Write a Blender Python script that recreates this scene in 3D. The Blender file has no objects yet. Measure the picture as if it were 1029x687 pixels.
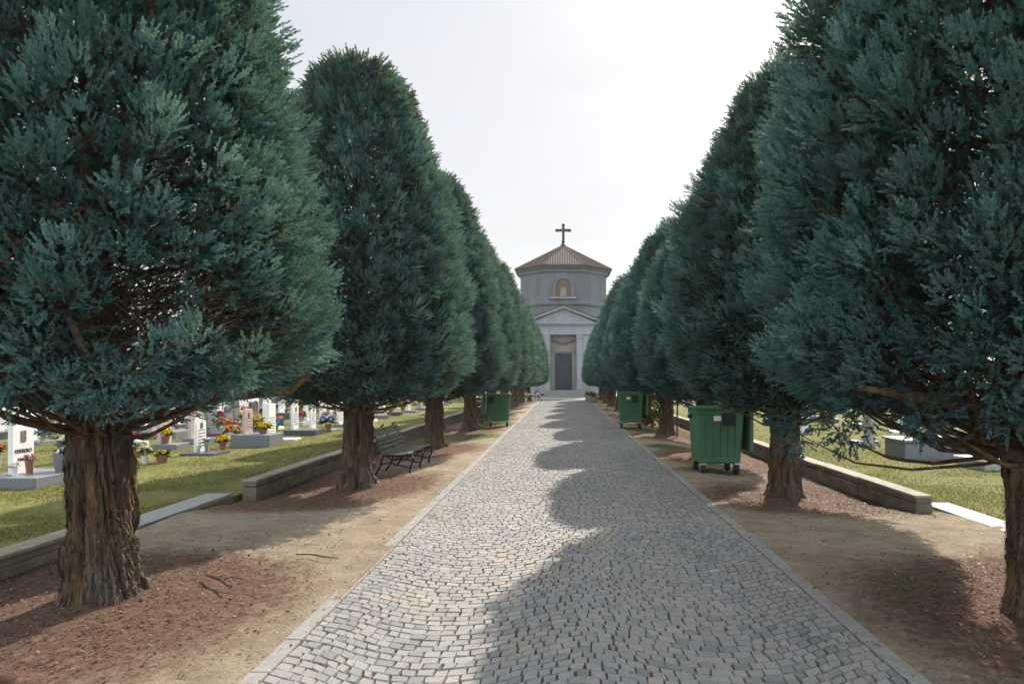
import bpy, math, random
import numpy as np
from mathutils import Vector, Matrix, noise as mnoise
PI = math.pi
rng = np.random.default_rng(7)
random.seed(7)
scn = bpy.context.scene
COL = scn.collection
CAMH, F, CX, CY = 1.65, 686.0, 565.0, 380.0

def ground_at(px, py, z=0.0):
    d = (CAMH - z) * F / (py - CY)
    return (px - CX) / F * d, d

# ------------------------------------------------------------------ materials
class NT:
    def __init__(self, name):
        self.m = bpy.data.materials.new(name); self.m.use_nodes = True
        self.t = self.m.node_tree; self.n = self.t.nodes; self.l = self.t.links
        self.b = self.n['Principled BSDF']; self.out = self.n['Material Output']
    def node(self, kind, **kw):
        nd = self.n.new(kind)
        for k, v in kw.items():
            if k.startswith('i_'):
                key = k[2:]
                key = int(key) if key.isdigit() else key.replace('_', ' ')
                nd.inputs[key].default_value = v
            else: setattr(nd, k, v)
        return nd
    def link(self, a, b): self.l.new(a, b)
    def coord(self, kind='Object', scale=(1, 1, 1)):
        tc = self.node('ShaderNodeTexCoord'); mp = self.node('ShaderNodeMapping')
        mp.inputs['Scale'].default_value = scale
        self.link(tc.outputs[kind], mp.inputs['Vector']); return mp.outputs['Vector']
    def noise(self, vec, scale, detail=6, rough=.6, dist=0.0):
        nd = self.node('ShaderNodeTexNoise', i_Scale=scale, i_Detail=detail, i_Roughness=rough, i_Distortion=dist)
        self.link(vec, nd.inputs['Vector']); return nd.outputs['Fac']
    def ramp(self, fac, stops):
        r = self.node('ShaderNodeValToRGB'); e = r.color_ramp.elements
        while len(e) < len(stops): e.new(.5)
        for el, (p, c) in zip(e, stops):
            el.position = p; el.color = (*c, 1) if len(c) == 3 else c
        self.link(fac, r.inputs['Fac']); return r.outputs['Color']
    def mix(self, fac, a, b, blend='MIX'):
        m = self.node('ShaderNodeMix', data_type='RGBA', blend_type=blend)
        for v, s in ((fac, m.inputs[0]), (a, m.inputs[6]), (b, m.inputs[7])):
            if hasattr(v, 'links') or hasattr(v, 'is_output'): self.link(v, s)
            elif isinstance(v, (int, float)): s.default_value = v
            else: s.default_value = (*v, 1)
        return m.outputs[2]
    def math(self, op, a, b=0.0):
        m = self.node('ShaderNodeMath', operation=op)
        for v, s in ((a, m.inputs[0]), (b, m.inputs[1])):
            if isinstance(v, (int, float)): s.default_value = v
            else: self.link(v, s)
        return m.outputs[0]
    def attr(self, name):
        return self.node('ShaderNodeAttribute', attribute_name=name)
    def bump(self, h, strength=.3, dist=.02):
        b = self.node('ShaderNodeBump', i_Strength=strength, i_Distance=dist)
        self.link(h, b.inputs['Height']); self.link(b.outputs['Normal'], self.b.inputs['Normal'])
    def color(self, c): self.link(c, self.b.inputs['Base Color'])

def simple(name, c1, c2, scale=6, rough=.7, bump=.2, bdist=.01, stretch=(1, 1, 1), metal=0.0, detail=6, spec=.4, dirt=None):
    t = NT(name); v = t.coord('Object', stretch)
    n = t.noise(v, scale, detail)
    c = t.ramp(n, [(.3, c1), (.7, c2)])
    if dirt is not None:
        n2 = t.noise(v, scale * .35, 5, .7)
        c = t.mix(t.math('MULTIPLY', t.ramp(n2, [(.45, (0, 0, 0)), (.75, (1, 1, 1))]), .75), c, dirt)
    t.color(c)
    t.b.inputs['Roughness'].default_value = rough; t.b.inputs['Metallic'].default_value = metal
    t.b.inputs['Specular IOR Level'].default_value = spec
    if bump: t.bump(t.noise(v, scale * 4, 8, .7), bump, bdist)
    return t.m

def foliage_mat(name, dark, light, young, dead, trans):
    t = NT(name)
    a = t.attr('tint').outputs['Fac']; d = t.attr('dead').outputs['Fac']
    oi = t.node('ShaderNodeObjectInfo').outputs['Random']
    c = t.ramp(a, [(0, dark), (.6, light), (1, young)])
    hsv = t.node('ShaderNodeHueSaturation', i_Saturation=1.0, i_Hue=.5)
    t.link(c, hsv.inputs['Color'])
    t.link(t.math('ADD', .88, t.math('MULTIPLY', oi, .24)), hsv.inputs['Value'])
    c = t.mix(d, hsv.outputs['Color'], dead)
    t.color(c); t.b.inputs['Roughness'].default_value = .62
    t.b.inputs['Specular IOR Level'].default_value = .28
    tr = t.node('ShaderNodeBsdfTranslucent')
    t.link(t.mix(d, trans, (.10, .05, .02)), tr.inputs['Color'])
    ms = t.node('ShaderNodeMixShader', i_Fac=.22)
    t.link(t.b.outputs['BSDF'], ms.inputs[1]); t.link(tr.outputs['BSDF'], ms.inputs[2])
    t.link(ms.outputs['Shader'], t.out.inputs['Surface'])
    return t.m

def leaf_mat(name, c, c2=None, trans=.35):
    t = NT(name); a = t.attr('tint').outputs['Fac']
    col = t.ramp(a, [(0, c), (1, c2 or tuple(min(1, x * 1.5) for x in c))])
    t.color(col); t.b.inputs['Roughness'].default_value = .6; t.b.inputs['Specular IOR Level'].default_value = .2
    tr = t.node('ShaderNodeBsdfTranslucent'); t.link(col, tr.inputs['Color'])
    ms = t.node('ShaderNodeMixShader', i_Fac=trans)
    t.link(t.b.outputs['BSDF'], ms.inputs[1]); t.link(tr.outputs['BSDF'], ms.inputs[2])
    t.link(ms.outputs['Shader'], t.out.inputs['Surface'])
    return t.m

def bark_mat():
    t = NT('shaggy_bark'); v = t.coord('Object', (1, 1, .22))
    n1 = t.noise(v, 14, 8, .65, .4); n2 = t.noise(v, 38, 8, .7); n3 = t.noise(t.coord('Object', (1, 1, .5)), 4, 4)
    c = t.ramp(n1, [(.30, (.020, .013, .010)), (.45, (.095, .060, .038)), (.57, (.21, .125, .066)), (.75, (.27, .22, .175))])
    c = t.mix(t.ramp(n3, [(.42, (0, 0, 0)), (.62, (1, 1, 1))]), c, t.ramp(n2, [(.3, (.03, .024, .021)), (.7, (.19, .165, .145))]))
    a = t.attr('tint').outputs['Fac']
    c = t.mix(t.math('MULTIPLY', a, .55), c, (.20, .122, .066))
    t.color(c); t.b.inputs['Roughness'].default_value = .9; t.b.inputs['Specular IOR Level'].default_value = .15
    t.bump(t.math('ADD', n1, n2), .9, .03)
    return t.m

def path_mat():
    t = NT('granite_setts'); a = t.attr('tint').outputs['Fac']; v = t.coord('Object')
    c = t.ramp(a, [(0, (.135, .13, .13)), (.25, (.195, .19, .188)), (.5, (.235, .225, .215)), (.72, (.222, .198, .184)), (.88, (.285, .255, .232)), (1, (.35, .335, .315))])
    n = t.noise(v, 90, 5, .7); n2 = t.noise(v, 1.1, 5, .65)
    c = t.mix(.55, c, t.ramp(n, [(.3, (.12, .12, .12)), (.7, (.95, .94, .92))]), 'SOFT_LIGHT')
    c = t.mix(t.math('MULTIPLY', t.ramp(n2, [(.45, (0, 0, 0)), (.7, (1, 1, 1))]), .35), c, (.33, .27, .20))
    t.color(c); t.b.inputs['Roughness'].default_value = .8; t.b.inputs['Specular IOR Level'].default_value = .3
    t.bump(t.noise(v, 45, 6, .7), .6, .006)
    return t.m

def verge_mat():
    t = NT('verge_soil'); v = t.coord('Object')
    m = t.attr('mulch').outputs['Fac']; g = t.attr('moss').outputs['Fac']
    n = t.noise(v, 3.0, 9, .72); nf = t.noise(v, 60, 6, .75); nm = t.noise(v, 16, 8, .75)
    sand = t.ramp(n, [(.25, (.19, .152, .12)), (.42, (.275, .225, .172)), (.58, (.325, .27, .21)), (.75, (.40, .34, .268))])
    sand = t.mix(.6, sand, t.ramp(nf, [(.3, (.10, .08, .06)), (.7, (.9, .85, .75))]), 'SOFT_LIGHT')
    sand = t.mix(t.math('MULTIPLY', t.ramp(t.noise(v, 1.7, 9, .78), [(.46, (0, 0, 0)), (.66, (1, 1, 1))]), .6), sand, (.17, .115, .08))
    mul = t.ramp(nm, [(.28, (.050, .031, .023)), (.46, (.128, .074, .052)), (.6, (.19, .112, .080)), (.78, (.31, .225, .16))])
    gr = t.ramp(nm, [(.3, (.045, .05, .018)), (.55, (.11, .12, .04)), (.8, (.20, .17, .08))])
    mk = t.math('ADD', m, t.math('MULTIPLY', t.math('SUBTRACT', t.noise(v, 7, 8, .75), .5), 1.5))
    c = t.mix(t.ramp(mk, [(.22, (0, 0, 0)), (.72, (1, 1, 1))]), sand, mul)
    gk = t.math('ADD', g, t.math('MULTIPLY', t.math('SUBTRACT', t.noise(v, 11, 8, .75), .5), 1.3))
    c = t.mix(t.ramp(gk, [(.42, (0, 0, 0)), (.7, (1, 1, 1))]), c, gr)
    t.color(c); t.b.inputs['Roughness'].default_value = .95; t.b.inputs['Specular IOR Level'].default_value = .1
    t.bump(t.math('ADD', t.noise(v, 25, 9, .75), t.math('MULTIPLY', nf, .5)), .9, .03)
    return t.m

def lawn_mat():
    t = NT('lawn_soil'); v = t.coord('Object')
    n = t.noise(v, .55, 8, .7); n2 = t.noise(v, 9, 8, .75)
    c = t.ramp(n, [(.30, (.075, .088, .026)), (.46, (.125, .122, .040)), (.6, (.185, .160, .070)), (.78, (.23, .185, .105))])
    c = t.mix(.6, c, t.ramp(n2, [(.3, (.12, .14, .08)), (.7, (.85, .85, .7))]), 'SOFT_LIGHT')
    t.color(c); t.b.inputs['Roughness'].default_value = .95; t.b.inputs['Specular IOR Level'].default_value = .1
    t.bump(n2, .8, .04)
    return t.m

M = {}
M['fol'] = foliage_mat('glaucous_foliage', (.022, .070, .078), (.160, .290, .305), (.43, .55, .55), (.085, .052, .034), (.15, .24, .075))
M['bark'] = bark_mat()
M['path'] = path_mat(); M['verge'] = verge_mat(); M['lawn'] = lawn_mat()
M['joint'] = simple('joint_sand', (.045, .036, .029), (.10, .08, .062), 30, .95, .5, .01)
M['kerb'] = simple('kerb_granite', (.195, .185, .172), (.275, .26, .242), 18, .85, .5, .006, dirt=(.20, .165, .125))
M['chip'] = leaf_mat('bark_chip', (.040, .023, .018), (.24, .155, .10), .1)
M['grass'] = leaf_mat('grass_blade', (.082, .10, .024), (.235, .210, .078), .42)
M['wall'] = simple('mossy_concrete', (.12, .098, .070), (.225, .185, .135), 5, .95, .6, .02, (1, 1, 1.6), dirt=(.060, .058, .034))
M['wallcap'] = simple('weathered_coping', (.20, .17, .13), (.32, .28, .22), 6, .85, .4, .01, dirt=(.15, .14, .08))
M['slab'] = simple('pale_granite', (.19, .19, .185), (.27, .265, .255), 30, .7, .3, .004, dirt=(.28, .26, .23))
M['plaster'] = simple('grey_plaster', (.118, .121, .138), (.175, .178, .194), 1.4, .9, .15, .01, (1, 1, .35), dirt=(.085, .088, .102))
M['plaster2'] = simple('pale_stone', (.235, .24, .262), (.305, .308, .328), 2.2, .85, .15, .01, (1, 1, .4), dirt=(.19, .192, .205))
M['tan'] = simple('tan_stone', (.195, .175, .155), (.25, .225, .20), 4, .8, .2, .008, dirt=(.27, .21, .15))
M['relief'] = simple('brown_relief', (.10, .062, .040), (.20, .125, .075), 9, .8, .4, .02)
M['doorm'] = simple('dark_door_paint', (.022, .026, .036), (.036, .041, .053), 8, .55, .1, .004, (1, 1, .2))
M['tile'] = simple('terracotta_tile', (.080, .058, .050), (.145, .102, .086), 7, .95, .4, .02, dirt=(.07, .064, .06))
M['iron'] = simple('black_iron', (.018, .019, .022), (.032, .033, .036), 20, .5, .2, .003, metal=.5)
M['bronze'] = simple('dark_bronze', (.04, .035, .03), (.07, .06, .05), 20, .5, .2, .003, metal=.6)
M['slat'] = simple('weathered_slat', (.085, .074, .066), (.165, .148, .133), 5, .7, .4, .004, (12, .8, 12))
M['green'] = simple('green_plastic', (.040, .122, .054), (.056, .152, .070), 3, .55, .08, .003, dirt=(.075, .125, .095))
M['greend'] = simple('dark_green_plastic', (.010, .050, .026), (.016, .068, .036), 5, .45, .06, .003)
M['black'] = simple('black_rubber', (.012, .012, .013), (.022, .022, .022), 12, .7, .1, .003)
M['sticker'] = simple('white_sticker', (.62, .60, .55), (.70, .69, .66), 12, .6, 0)
M['zinc'] = simple('zinc_metal', (.42, .43, .44), (.56, .57, .57), 12, .4, .1, .003, metal=.8)
M['marble'] = simple('white_marble', (.72, .70, .68), (.82, .80, .78), 5, .45, .05, .004, dirt=(.46, .43, .41))
M['pinkm'] = simple('pink_granite', (.42, .31, .28), (.56, .44, .40), 40, .5, .05, .003)
M['greym'] = simple('grey_granite', (.115, .12, .135), (.20, .205, .225), 50, .5, .05, .003)
M['darkm'] = simple('dark_granite', (.045, .048, .055), (.09, .092, .10), 50, .4, .05, .003)
M['gravelw'] = simple('rough_stone', (.30, .29, .275), (.46, .445, .42), 9, .9, .6, .03)
M['ink'] = simple('dark_lettering', (.02, .018, .016), (.05, .045, .04), 8, .6, 0)
M['photo'] = simple('oval_photograph', (.05, .045, .05), (.30, .22, .18), 22, .35, 0)
M['gold'] = simple('bronze_letter', (.22, .15, .06), (.34, .24, .10), 8, .5, 0, metal=.5)
M['clay'] = simple('clay_pot', (.24, .105, .065), (.32, .15, .095), 8, .8, .1, .004)
M['stonepot'] = simple('grey_pot', (.22, .22, .23), (.33, .33, .34), 12, .8, .1, .004)
M['whitepot'] = simple('white_pot', (.6, .58, .54), (.72, .70, .66), 12, .6, .05, .004)
M['blue'] = simple('blue_cloth', (.012, .05, .16), (.02, .085, .25), 6, .7, .1, .004)
M['leaf'] = leaf_mat('pot_leaf', (.022, .06, .014), (.06, .12, .03))
M['leafy'] = leaf_mat('yellow_leaf', (.07, .09, .015), (.16, .16, .03))
for nm, c in dict(yellow=(.80, .58, .012), white=(.80, .78, .74), red=(.55, .012, .012), pink=(.70, .22, .32), purple=(.36, .17, .50), orange=(.75, .20, .015), blue=(.08, .18, .55), cream=(.75, .66, .34), magenta=(.50, .04, .20)).items():
    M['p_' + nm] = leaf_mat('petal_' + nm, tuple(x * .8 for x in c), c, .35)
M['bwall'] = simple('boundary_plaster', (.42, .36, .28), (.52, .46, .37), 1.2, .9, .2, .02, dirt=(.33, .29, .23))
M['forecourt'] = simple('forecourt_paving', (.34, .32, .30), (.45, .43, .40), 4, .8, .3, .01)

# ------------------------------------------------------------------ mesh helpers
class MB:
    def __init__(self): self.v = []; self.f = []
    def add(self, vs, fs):
        o = len(self.v); self.v += [tuple(p) for p in vs]; self.f += [tuple(i + o for i in f) for f in fs]; return self
    def box(self, x0, x1, y0, y1, z0, z1, rot=None, piv=(0, 0, 0)):
        vs = [(x, y, z) for z in (z0, z1) for y in (y0, y1) for x in (x0, x1)]
        if rot is not None: vs = [tuple(rot @ (Vector(p) - Vector(piv)) + Vector(piv)) for p in vs]
        return self.add(vs, [(0, 2, 3, 1), (4, 5, 7, 6), (0, 1, 5, 4), (2, 6, 7, 3), (0, 4, 6, 2), (1, 3, 7, 5)])
    def loft(self, rings, cap=True):
        n = len(rings[0]); vs = [p for r in rings for p in r]; fs = []
        for i in range(len(rings) - 1):
            for j in range(n):
                k = (j + 1) % n
                fs.append((i * n + j, i * n + k, (i + 1) * n + k, (i + 1) * n + j))
        if cap: fs += [tuple(range(n))[::-1], tuple((len(rings) - 1) * n + j for j in range(n))]
        return self.add(vs, fs)
    def tube(self, pts, rad, n=6, cap=True):
        pts = [Vector(p) for p in pts]; rings = []
        if isinstance(rad, (int, float)): rad = [rad] * len(pts)
        up = Vector((.13, .37, .92)).normalized()
        for i, p in enumerate(pts):
            d = (pts[min(i + 1, len(pts) - 1)] - pts[max(i - 1, 0)]).normalized()
            a = d.cross(up)
            if a.length < 1e-3: a = d.cross(Vector((1, 0, 0)))
            a.normalize(); b = d.cross(a)
            rings.append([tuple(p + (a * math.cos(t) + b * math.sin(t)) * rad[i]) for t in [2 * PI * k / n for k in range(n)]])
        return self.loft(rings, cap)
    def lathe(self, prof, n=16, c=(0, 0, 0), sx=1, sy=1):
        return self.loft([[(c[0] + r * math.cos(2 * PI * k / n) * sx, c[1] + r * math.sin(2 * PI * k / n) * sy, c[2] + z) for k in range(n)] for r, z in prof])
    def prism(self, poly, axis, a0, a1):
        def put(u, w, a): return (a, u, w) if axis == 'x' else ((u, a, w) if axis == 'y' else (u, w, a))
        n = len(poly); vs = [put(u, w, a0) for u, w in poly] + [put(u, w, a1) for u, w in poly]
        fs = [tuple(range(n))[::-1], tuple(range(n, 2 * n))] + [(i, (i + 1) % n, n + (i + 1) % n, n + i) for i in range(n)]
        return self.add(vs, fs)
    def build(self, name, mat, parent=None, loc=None, smooth=False, bevel=0.0, rz=0.0):
        me = bpy.data.meshes.new(name); me.from_pydata(self.v, [], self.f)
        import bmesh
        bm = bmesh.new(); bm.from_mesh(me); bmesh.ops.recalc_face_normals(bm, faces=bm.faces); bm.to_mesh(me); bm.free()
        return link(name, me, mat, parent, loc, smooth, bevel, rz)

def link(name, me, mat, parent=None, loc=None, smooth=False, bevel=0.0, rz=0.0):
    o = bpy.data.objects.new(name, me); COL.objects.link(o)
    me.materials.append(mat)
    if parent is not None: o.parent = parent
    if loc is not None: o.location = loc
    if rz: o.rotation_euler = (0, 0, rz)
    if smooth: me.polygons.foreach_set('use_smooth', [True] * len(me.polygons))
    if bevel:
        b = o.modifiers.new('bevel', 'BEVEL'); b.width = bevel; b.segments = 2; b.limit_method = 'ANGLE'; b.angle_limit = math.radians(40)
    return o

def mesh_np(name, v, f, **attrs):
    """v (N,3); f (M,k) index array; attrs are per-vertex float arrays."""
    me = bpy.data.meshes.new(name); k = f.shape[1]
    me.vertices.add(len(v)); me.vertices.foreach_set('co', np.ascontiguousarray(v, dtype=np.float32).ravel())
    me.loops.add(f.size); me.loops.foreach_set('vertex_index', np.ascontiguousarray(f, dtype=np.int32).ravel())
    me.polygons.add(len(f)); me.polygons.foreach_set('loop_start', np.arange(0, f.size, k, dtype=np.int32))
    try: me.polygons.foreach_set('loop_total', np.full(len(f), k, dtype=np.int32))
    except Exception: pass
    for nm, a in attrs.items():
        at = me.attributes.new(nm, 'FLOAT', 'POINT'); at.data.foreach_set('value', np.ascontiguousarray(a, dtype=np.float32))
    me.polygons.foreach_set('use_smooth', np.zeros(len(f), dtype=bool))
    me.update(calc_edges=True); me.validate()
    return me

def tag(o, label=None, cat=None, group=None, kind=None):
    if label: o['label'] = label
    if cat: o['category'] = cat
    if group: o['group'] = group
    if kind: o['kind'] = kind
    return o
def thing(name, label, cat, loc=(0, 0, 0), rz=0.0, group=None):
    o = bpy.data.objects.new(name, None); COL.objects.link(o); o.empty_display_size = .2
    o.location = loc; o.rotation_euler = (0, 0, rz)
    return tag(o, label, cat, group)
def copy_tree(o, parent=None):
    c = o.copy(); COL.objects.link(c)
    if parent is not None: c.parent = parent
    for ch in list(o.children): copy_tree(ch, c)
    return c
def dup(root, label, loc, rz=0.0, scale=None, group=None):
    c = copy_tree(root); c['label'] = label; c.location = loc; c.rotation_euler = (0, 0, rz)
    if scale is not None: c.scale = scale if hasattr(scale, '__len__') else (scale,) * 3
    if group: c['group'] = group
    return c

def vnoise(x, y, seed=0):
    """smooth 2-d value noise, numpy"""
    xi = np.floor(x).astype(np.int64); yi = np.floor(y).astype(np.int64); xf = x - xi; yf = y - yi
    def h(a, b):
        n = (a * 374761393 + b * 668265263 + seed * 982451653) & 0x7fffffff
        n = ((n ^ (n >> 13)) * 1274126177) & 0x7fffffff
        return ((n ^ (n >> 16)) & 0xffff) / 65535.0
    u = xf * xf * (3 - 2 * xf); w = yf * yf * (3 - 2 * yf)
    return (h(xi, yi) * (1 - u) + h(xi + 1, yi) * u) * (1 - w) + (h(xi, yi + 1) * (1 - u) + h(xi + 1, yi + 1) * u) * w
def fbm(x, y, seed=0, oct=4):
    s = 0; a = .5
    for k in range(oct):
        s = s + a * vnoise(x * 2 ** k, y * 2 ** k, seed + k); a *= .5
    return s

# ------------------------------------------------------------------ tree positions
LEFT = [(-3.30, 4.92), (-3.17, 10.6), (-3.02, 16.2), (-2.93, 21.8), (-2.85, 27.5), (-2.80, 33.1), (-2.75, 38.8), (-2.68, 44.5), (-2.55, 50.0)]
RIGHT = [(3.30, 4.55), (3.06, 9.4), (3.05, 14.6), (3.03, 19.8), (3.05, 25.1), (3.05, 30.3), (3.05, 35.5), (3.0, 40.7), (3.0, 46.0), (2.95, 51.2)]
TREES = np.array(LEFT + RIGHT)

# ------------------------------------------------------------------ ground
gp = [(-400, -.04), (-4.72, -.04), (-4.70, -.40), (4.70, -.40), (4.72, -.04), (400, -.04)]
tag(MB().add([(x, y, z) for y in (-400, 400) for x, z in gp], [(i, i + 1, 7 + i, 6 + i) for i in range(5)]).build('ground', M['lawn']), kind='structure')

PC = .12; PH = 1.76          # path centre and half width of the sett field
P0, P1 = -3.0, 54.5
tag(MB().box(PC - PH - .16, PC + PH + .16, P0, P1, -.06, -.014).build('path_bed', M['joint']), kind='structure')

def setts():
    """rows of setts laid in a continuous scalloped bond, each stone a bevelled block"""
    V = []; Tn = []
    W = PH; pitch = .086; A = .50
    xs = np.linspace(-PH, PH, 700); ph = ((xs + PH) / W) % 1.0 - .5
    yy = A * (4 * ph ** 2) ** 1.0 * (1 - .25 * np.exp(-((np.abs(ph) - .5) / .10) ** 2))     # bows toward the viewer at each bay's middle
    k = np.exp(-(np.linspace(-3, 3, 41)) ** 2); k /= k.sum(); yy = np.convolve(np.pad(yy, 20, mode='edge'), k, 'valid')
    sl = np.gradient(yy, xs); s = np.concatenate([[0], np.cumsum(np.hypot(np.diff(xs), np.diff(yy)))])
    S = s[-1]; n_u = int(S / .095)
    for kk in range(int((P0 + .1) / pitch), int((P1 - .6) / pitch)):
        inner = (np.arange(1, n_u) + rng.uniform(-.5, .5)) / n_u * S + rng.normal(0, .010, n_u - 1)
        cuts = np.concatenate([[0], np.clip(inner, .03, S - .03), [S]])
        gap = rng.uniform(.002, .005, n_u + 1)
        X = np.interp(cuts, s, xs)
        for i in range(n_u):
            u0, u1 = cuts[i] + gap[i], cuts[i + 1] - gap[i + 1]
            if u1 - u0 < .02: continue
            xm = np.interp((u0 + u1) / 2, s, xs); m = np.interp(xm, xs, sl); hgt = pitch
            q = []
            for u, v in ((u0, .004), (u1, .004), (u1, hgt - .004), (u0, hgt - .004)):
                x = np.interp(u, s, xs); q.append((x, np.interp(x, xs, yy) + kk * pitch + v))
            q = np.array(q) + rng.normal(0, .0045, (4, 2)); c0 = q.mean(0)
            q[:, 0] = np.clip(q[:, 0], -PH, PH)
            qi = c0 + (q - c0) * (1 - .0036 / (np.abs(q - c0) + 1e-3))
            zt = rng.normal(0, .0018); tilt = rng.normal(0, .0011, 4)
            for c in range(4): V.append((q[c, 0] + PC, q[c, 1], -.0145))
            for c in range(4): V.append((qi[c, 0] + PC, qi[c, 1], zt + tilt[c]))
            Tn += [rng.random()] * 8
    V = np.array(V); n = len(V) // 8
    base = (np.arange(n) * 8)[:, None, None]
    Fq = np.array([(4, 5, 6, 7), (0, 1, 5, 4), (1, 2, 6, 5), (2, 3, 7, 6), (3, 0, 4, 7)])[None]
    tn = np.clip(np.array(Tn) * .75 + .35 * (fbm(V[:, 0] * .7, V[:, 1] * .7, 3) - .2), 0, 1)
    return mesh_np('path', V, (base + Fq).reshape(-1, 4), tint=tn)
tag(link('path', setts(), M['path']), kind='structure')

def kerb(side):
    mb = MB(); y = P0
    while y < P1:
        L = random.uniform(.45, .95)
        x0 = PC + side * (PH + .008); x1 = PC + side * (PH + .118 + random.uniform(-.004, .004))
        z = .006 + random.uniform(-.004, .004)
        mb.box(min(x0, x1), max(x0, x1), y + .004, min(y + L, P1) - .004, -.05, z); y += L
    return tag(mb.build('kerb', M['kerb'], bevel=.008), kind='structure')
kerb(-1); kerb(1)

def verge(side):
    xs = np.concatenate([np.arange(1.78, 4.83, .05)]); ys = np.concatenate([np.arange(-3, 14, .05), np.arange(14, 56, .16)])
    X, Y = np.meshgrid(xs * side + (PC if side > 0 else PC), ys)
    d = np.min(np.hypot(X[..., None] - TREES[:, 0], Y[..., None] - TREES[:, 1]), axis=2)
    ed = np.abs(X - PC) - PH
    Z = .055 * (fbm(X * 1.3, Y * 1.3, 5) - .47) + .03 * (fbm(X * 7, Y * 7, 9, 3) - .45) + .10 * np.exp(-(d / .55) ** 2)
    Z = Z * np.clip((ed + .02) / .35, 0, 1) + .010 * (fbm(X * 4 + 40, Y * 1.1, 31) * 2.2 - 1.35 + (1.35 * np.exp(-((Y - 6.7) / 1.3) ** 2) if side < 0 else .9 * np.exp(-((Y - 8.0) / 1.0) ** 2))) * np.exp(-(ed / .18) ** 2) - .11 * np.clip((ed - .5) / 1.2, 0, 1) * np.clip((Y - 8.3) / 1.2, 0, 1) * np.clip((48 - Y) / 6, 0, 1)
    mul = 1.05 * np.exp(-(d / 1.75) ** 2.5) + .55 * np.clip((ed - 1.0) / 1.2, 0, 1)
    strip = np.exp(-((Y - 7.45) / 1.1) ** 4)           # trodden way between the two thresholds
    mul = mul * (1 - .85 * strip * (1 - np.exp(-(d / 1.1) ** 2))) - .35 * np.exp(-(ed / .55) ** 2)
    moss = np.zeros_like(X)
    sp = [(-2.55, 19.5, 1.0, 1.5, .9), (-2.4, 24.5, .9, 2.2, .9), (-2.9, 16.9, 1.2, .6, .6), (-3.9, 20, .6, 3, .7), (-2.6, 30, .8, 3, .7), (-2.6, 38, .8, 3, .6), (-2.55, 6.75, .28, .22, .55)] if side < 0 else \
         [(2.75, 12.4, .75, .55, .95), (2.6, 16.6, .8, .8, .9), (2.7, 22.0, .9, 1.5, .9), (2.75, 5.55, .5, .5, .62), (2.5, 5.0, .3, .25, .5), (3.6, 22, .6, 3, .8), (2.7, 28, .8, 2, .7), (2.7, 36, .8, 3, .6), (3.2, 4.1, .3, .2, .45)]
    for cx, cy, sx, sy, a in sp:
        moss = np.maximum(moss, a * np.exp(-((X - cx) / sx) ** 2 - ((Y - cy) / sy) ** 2))
    ny, nx = X.shape
    idx = np.arange(ny * nx).reshape(ny, nx)
    Fa = np.stack([idx[:-1, :-1], idx[:-1, 1:], idx[1:, 1:], idx[1:, :-1]], -1).reshape(-1, 4)
    if side < 0: Fa = Fa[:, ::-1]
    me = mesh_np('verge', np.stack([X, Y, Z], -1).reshape(-1, 3), Fa, mulch=mul.ravel(), moss=moss.ravel())
    tag(link('verge', me, M['verge'], smooth=True), kind='structure')
    return X, Y, Z, mul, moss
VG = {s: verge(s) for s in (-1, 1)}
tag(MB().box(-7.5, 7.7, 54.52, 75, -.06, .0).build('forecourt', M['forecourt']), kind='structure')

# loose bark chips, twiglets and clods on the soil
def chips():
    Vs = []; Ts = []
    for s in (-1, 1):
        X, Y, Z, mul, moss = VG[s]
        near = (Y < 20)
        w = np.where(near, np.clip(mul, .15, 1.2) * np.clip(1.3 - Y / 18, .08, 1), 0) * (np.abs(X) < 4.6); w = (w / w.sum()).ravel()
        n = 36000
        i = rng.choice(w.size, n, p=w)
        c = np.stack([X.ravel()[i], Y.ravel()[i], Z.ravel()[i] + .003], 1) + np.concatenate([rng.uniform(-.03, .03, (n, 2)), rng.uniform(0, .006, (n, 1))], 1)
        L = np.minimum(rng.lognormal(-4.95, .5, n), .018); w2 = L * rng.uniform(.2, .7, n); th = rng.uniform(0, 2 * PI, n)
        a = np.stack([np.cos(th), np.sin(th), rng.normal(0, .28, n)], 1) * L[:, None]
        b = np.stack([-np.sin(th), np.cos(th), rng.normal(0, .35, n)], 1) * w2[:, None]
        up = np.array([0, 0, 1.]) * (np.abs(a[:, 2]) + np.abs(b[:, 2]))[:, None]
        q = np.stack([c - a - b * .4 + up, c + a * .3 - b + up, c + a + b * .3 + up, c - a * .4 + b + up], 1)
        Vs.append(q.reshape(-1, 3)); Ts.append(np.repeat(rng.random(n) ** 1.5, 4))
    V = np.concatenate(Vs); Fa = np.arange(len(V)).reshape(-1, 4)
    return tag(link('bark_chips', mesh_np('bark_chips', V, Fa, tint=np.concatenate(Ts)), M['chip']), kind='stuff')
chips()

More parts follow.
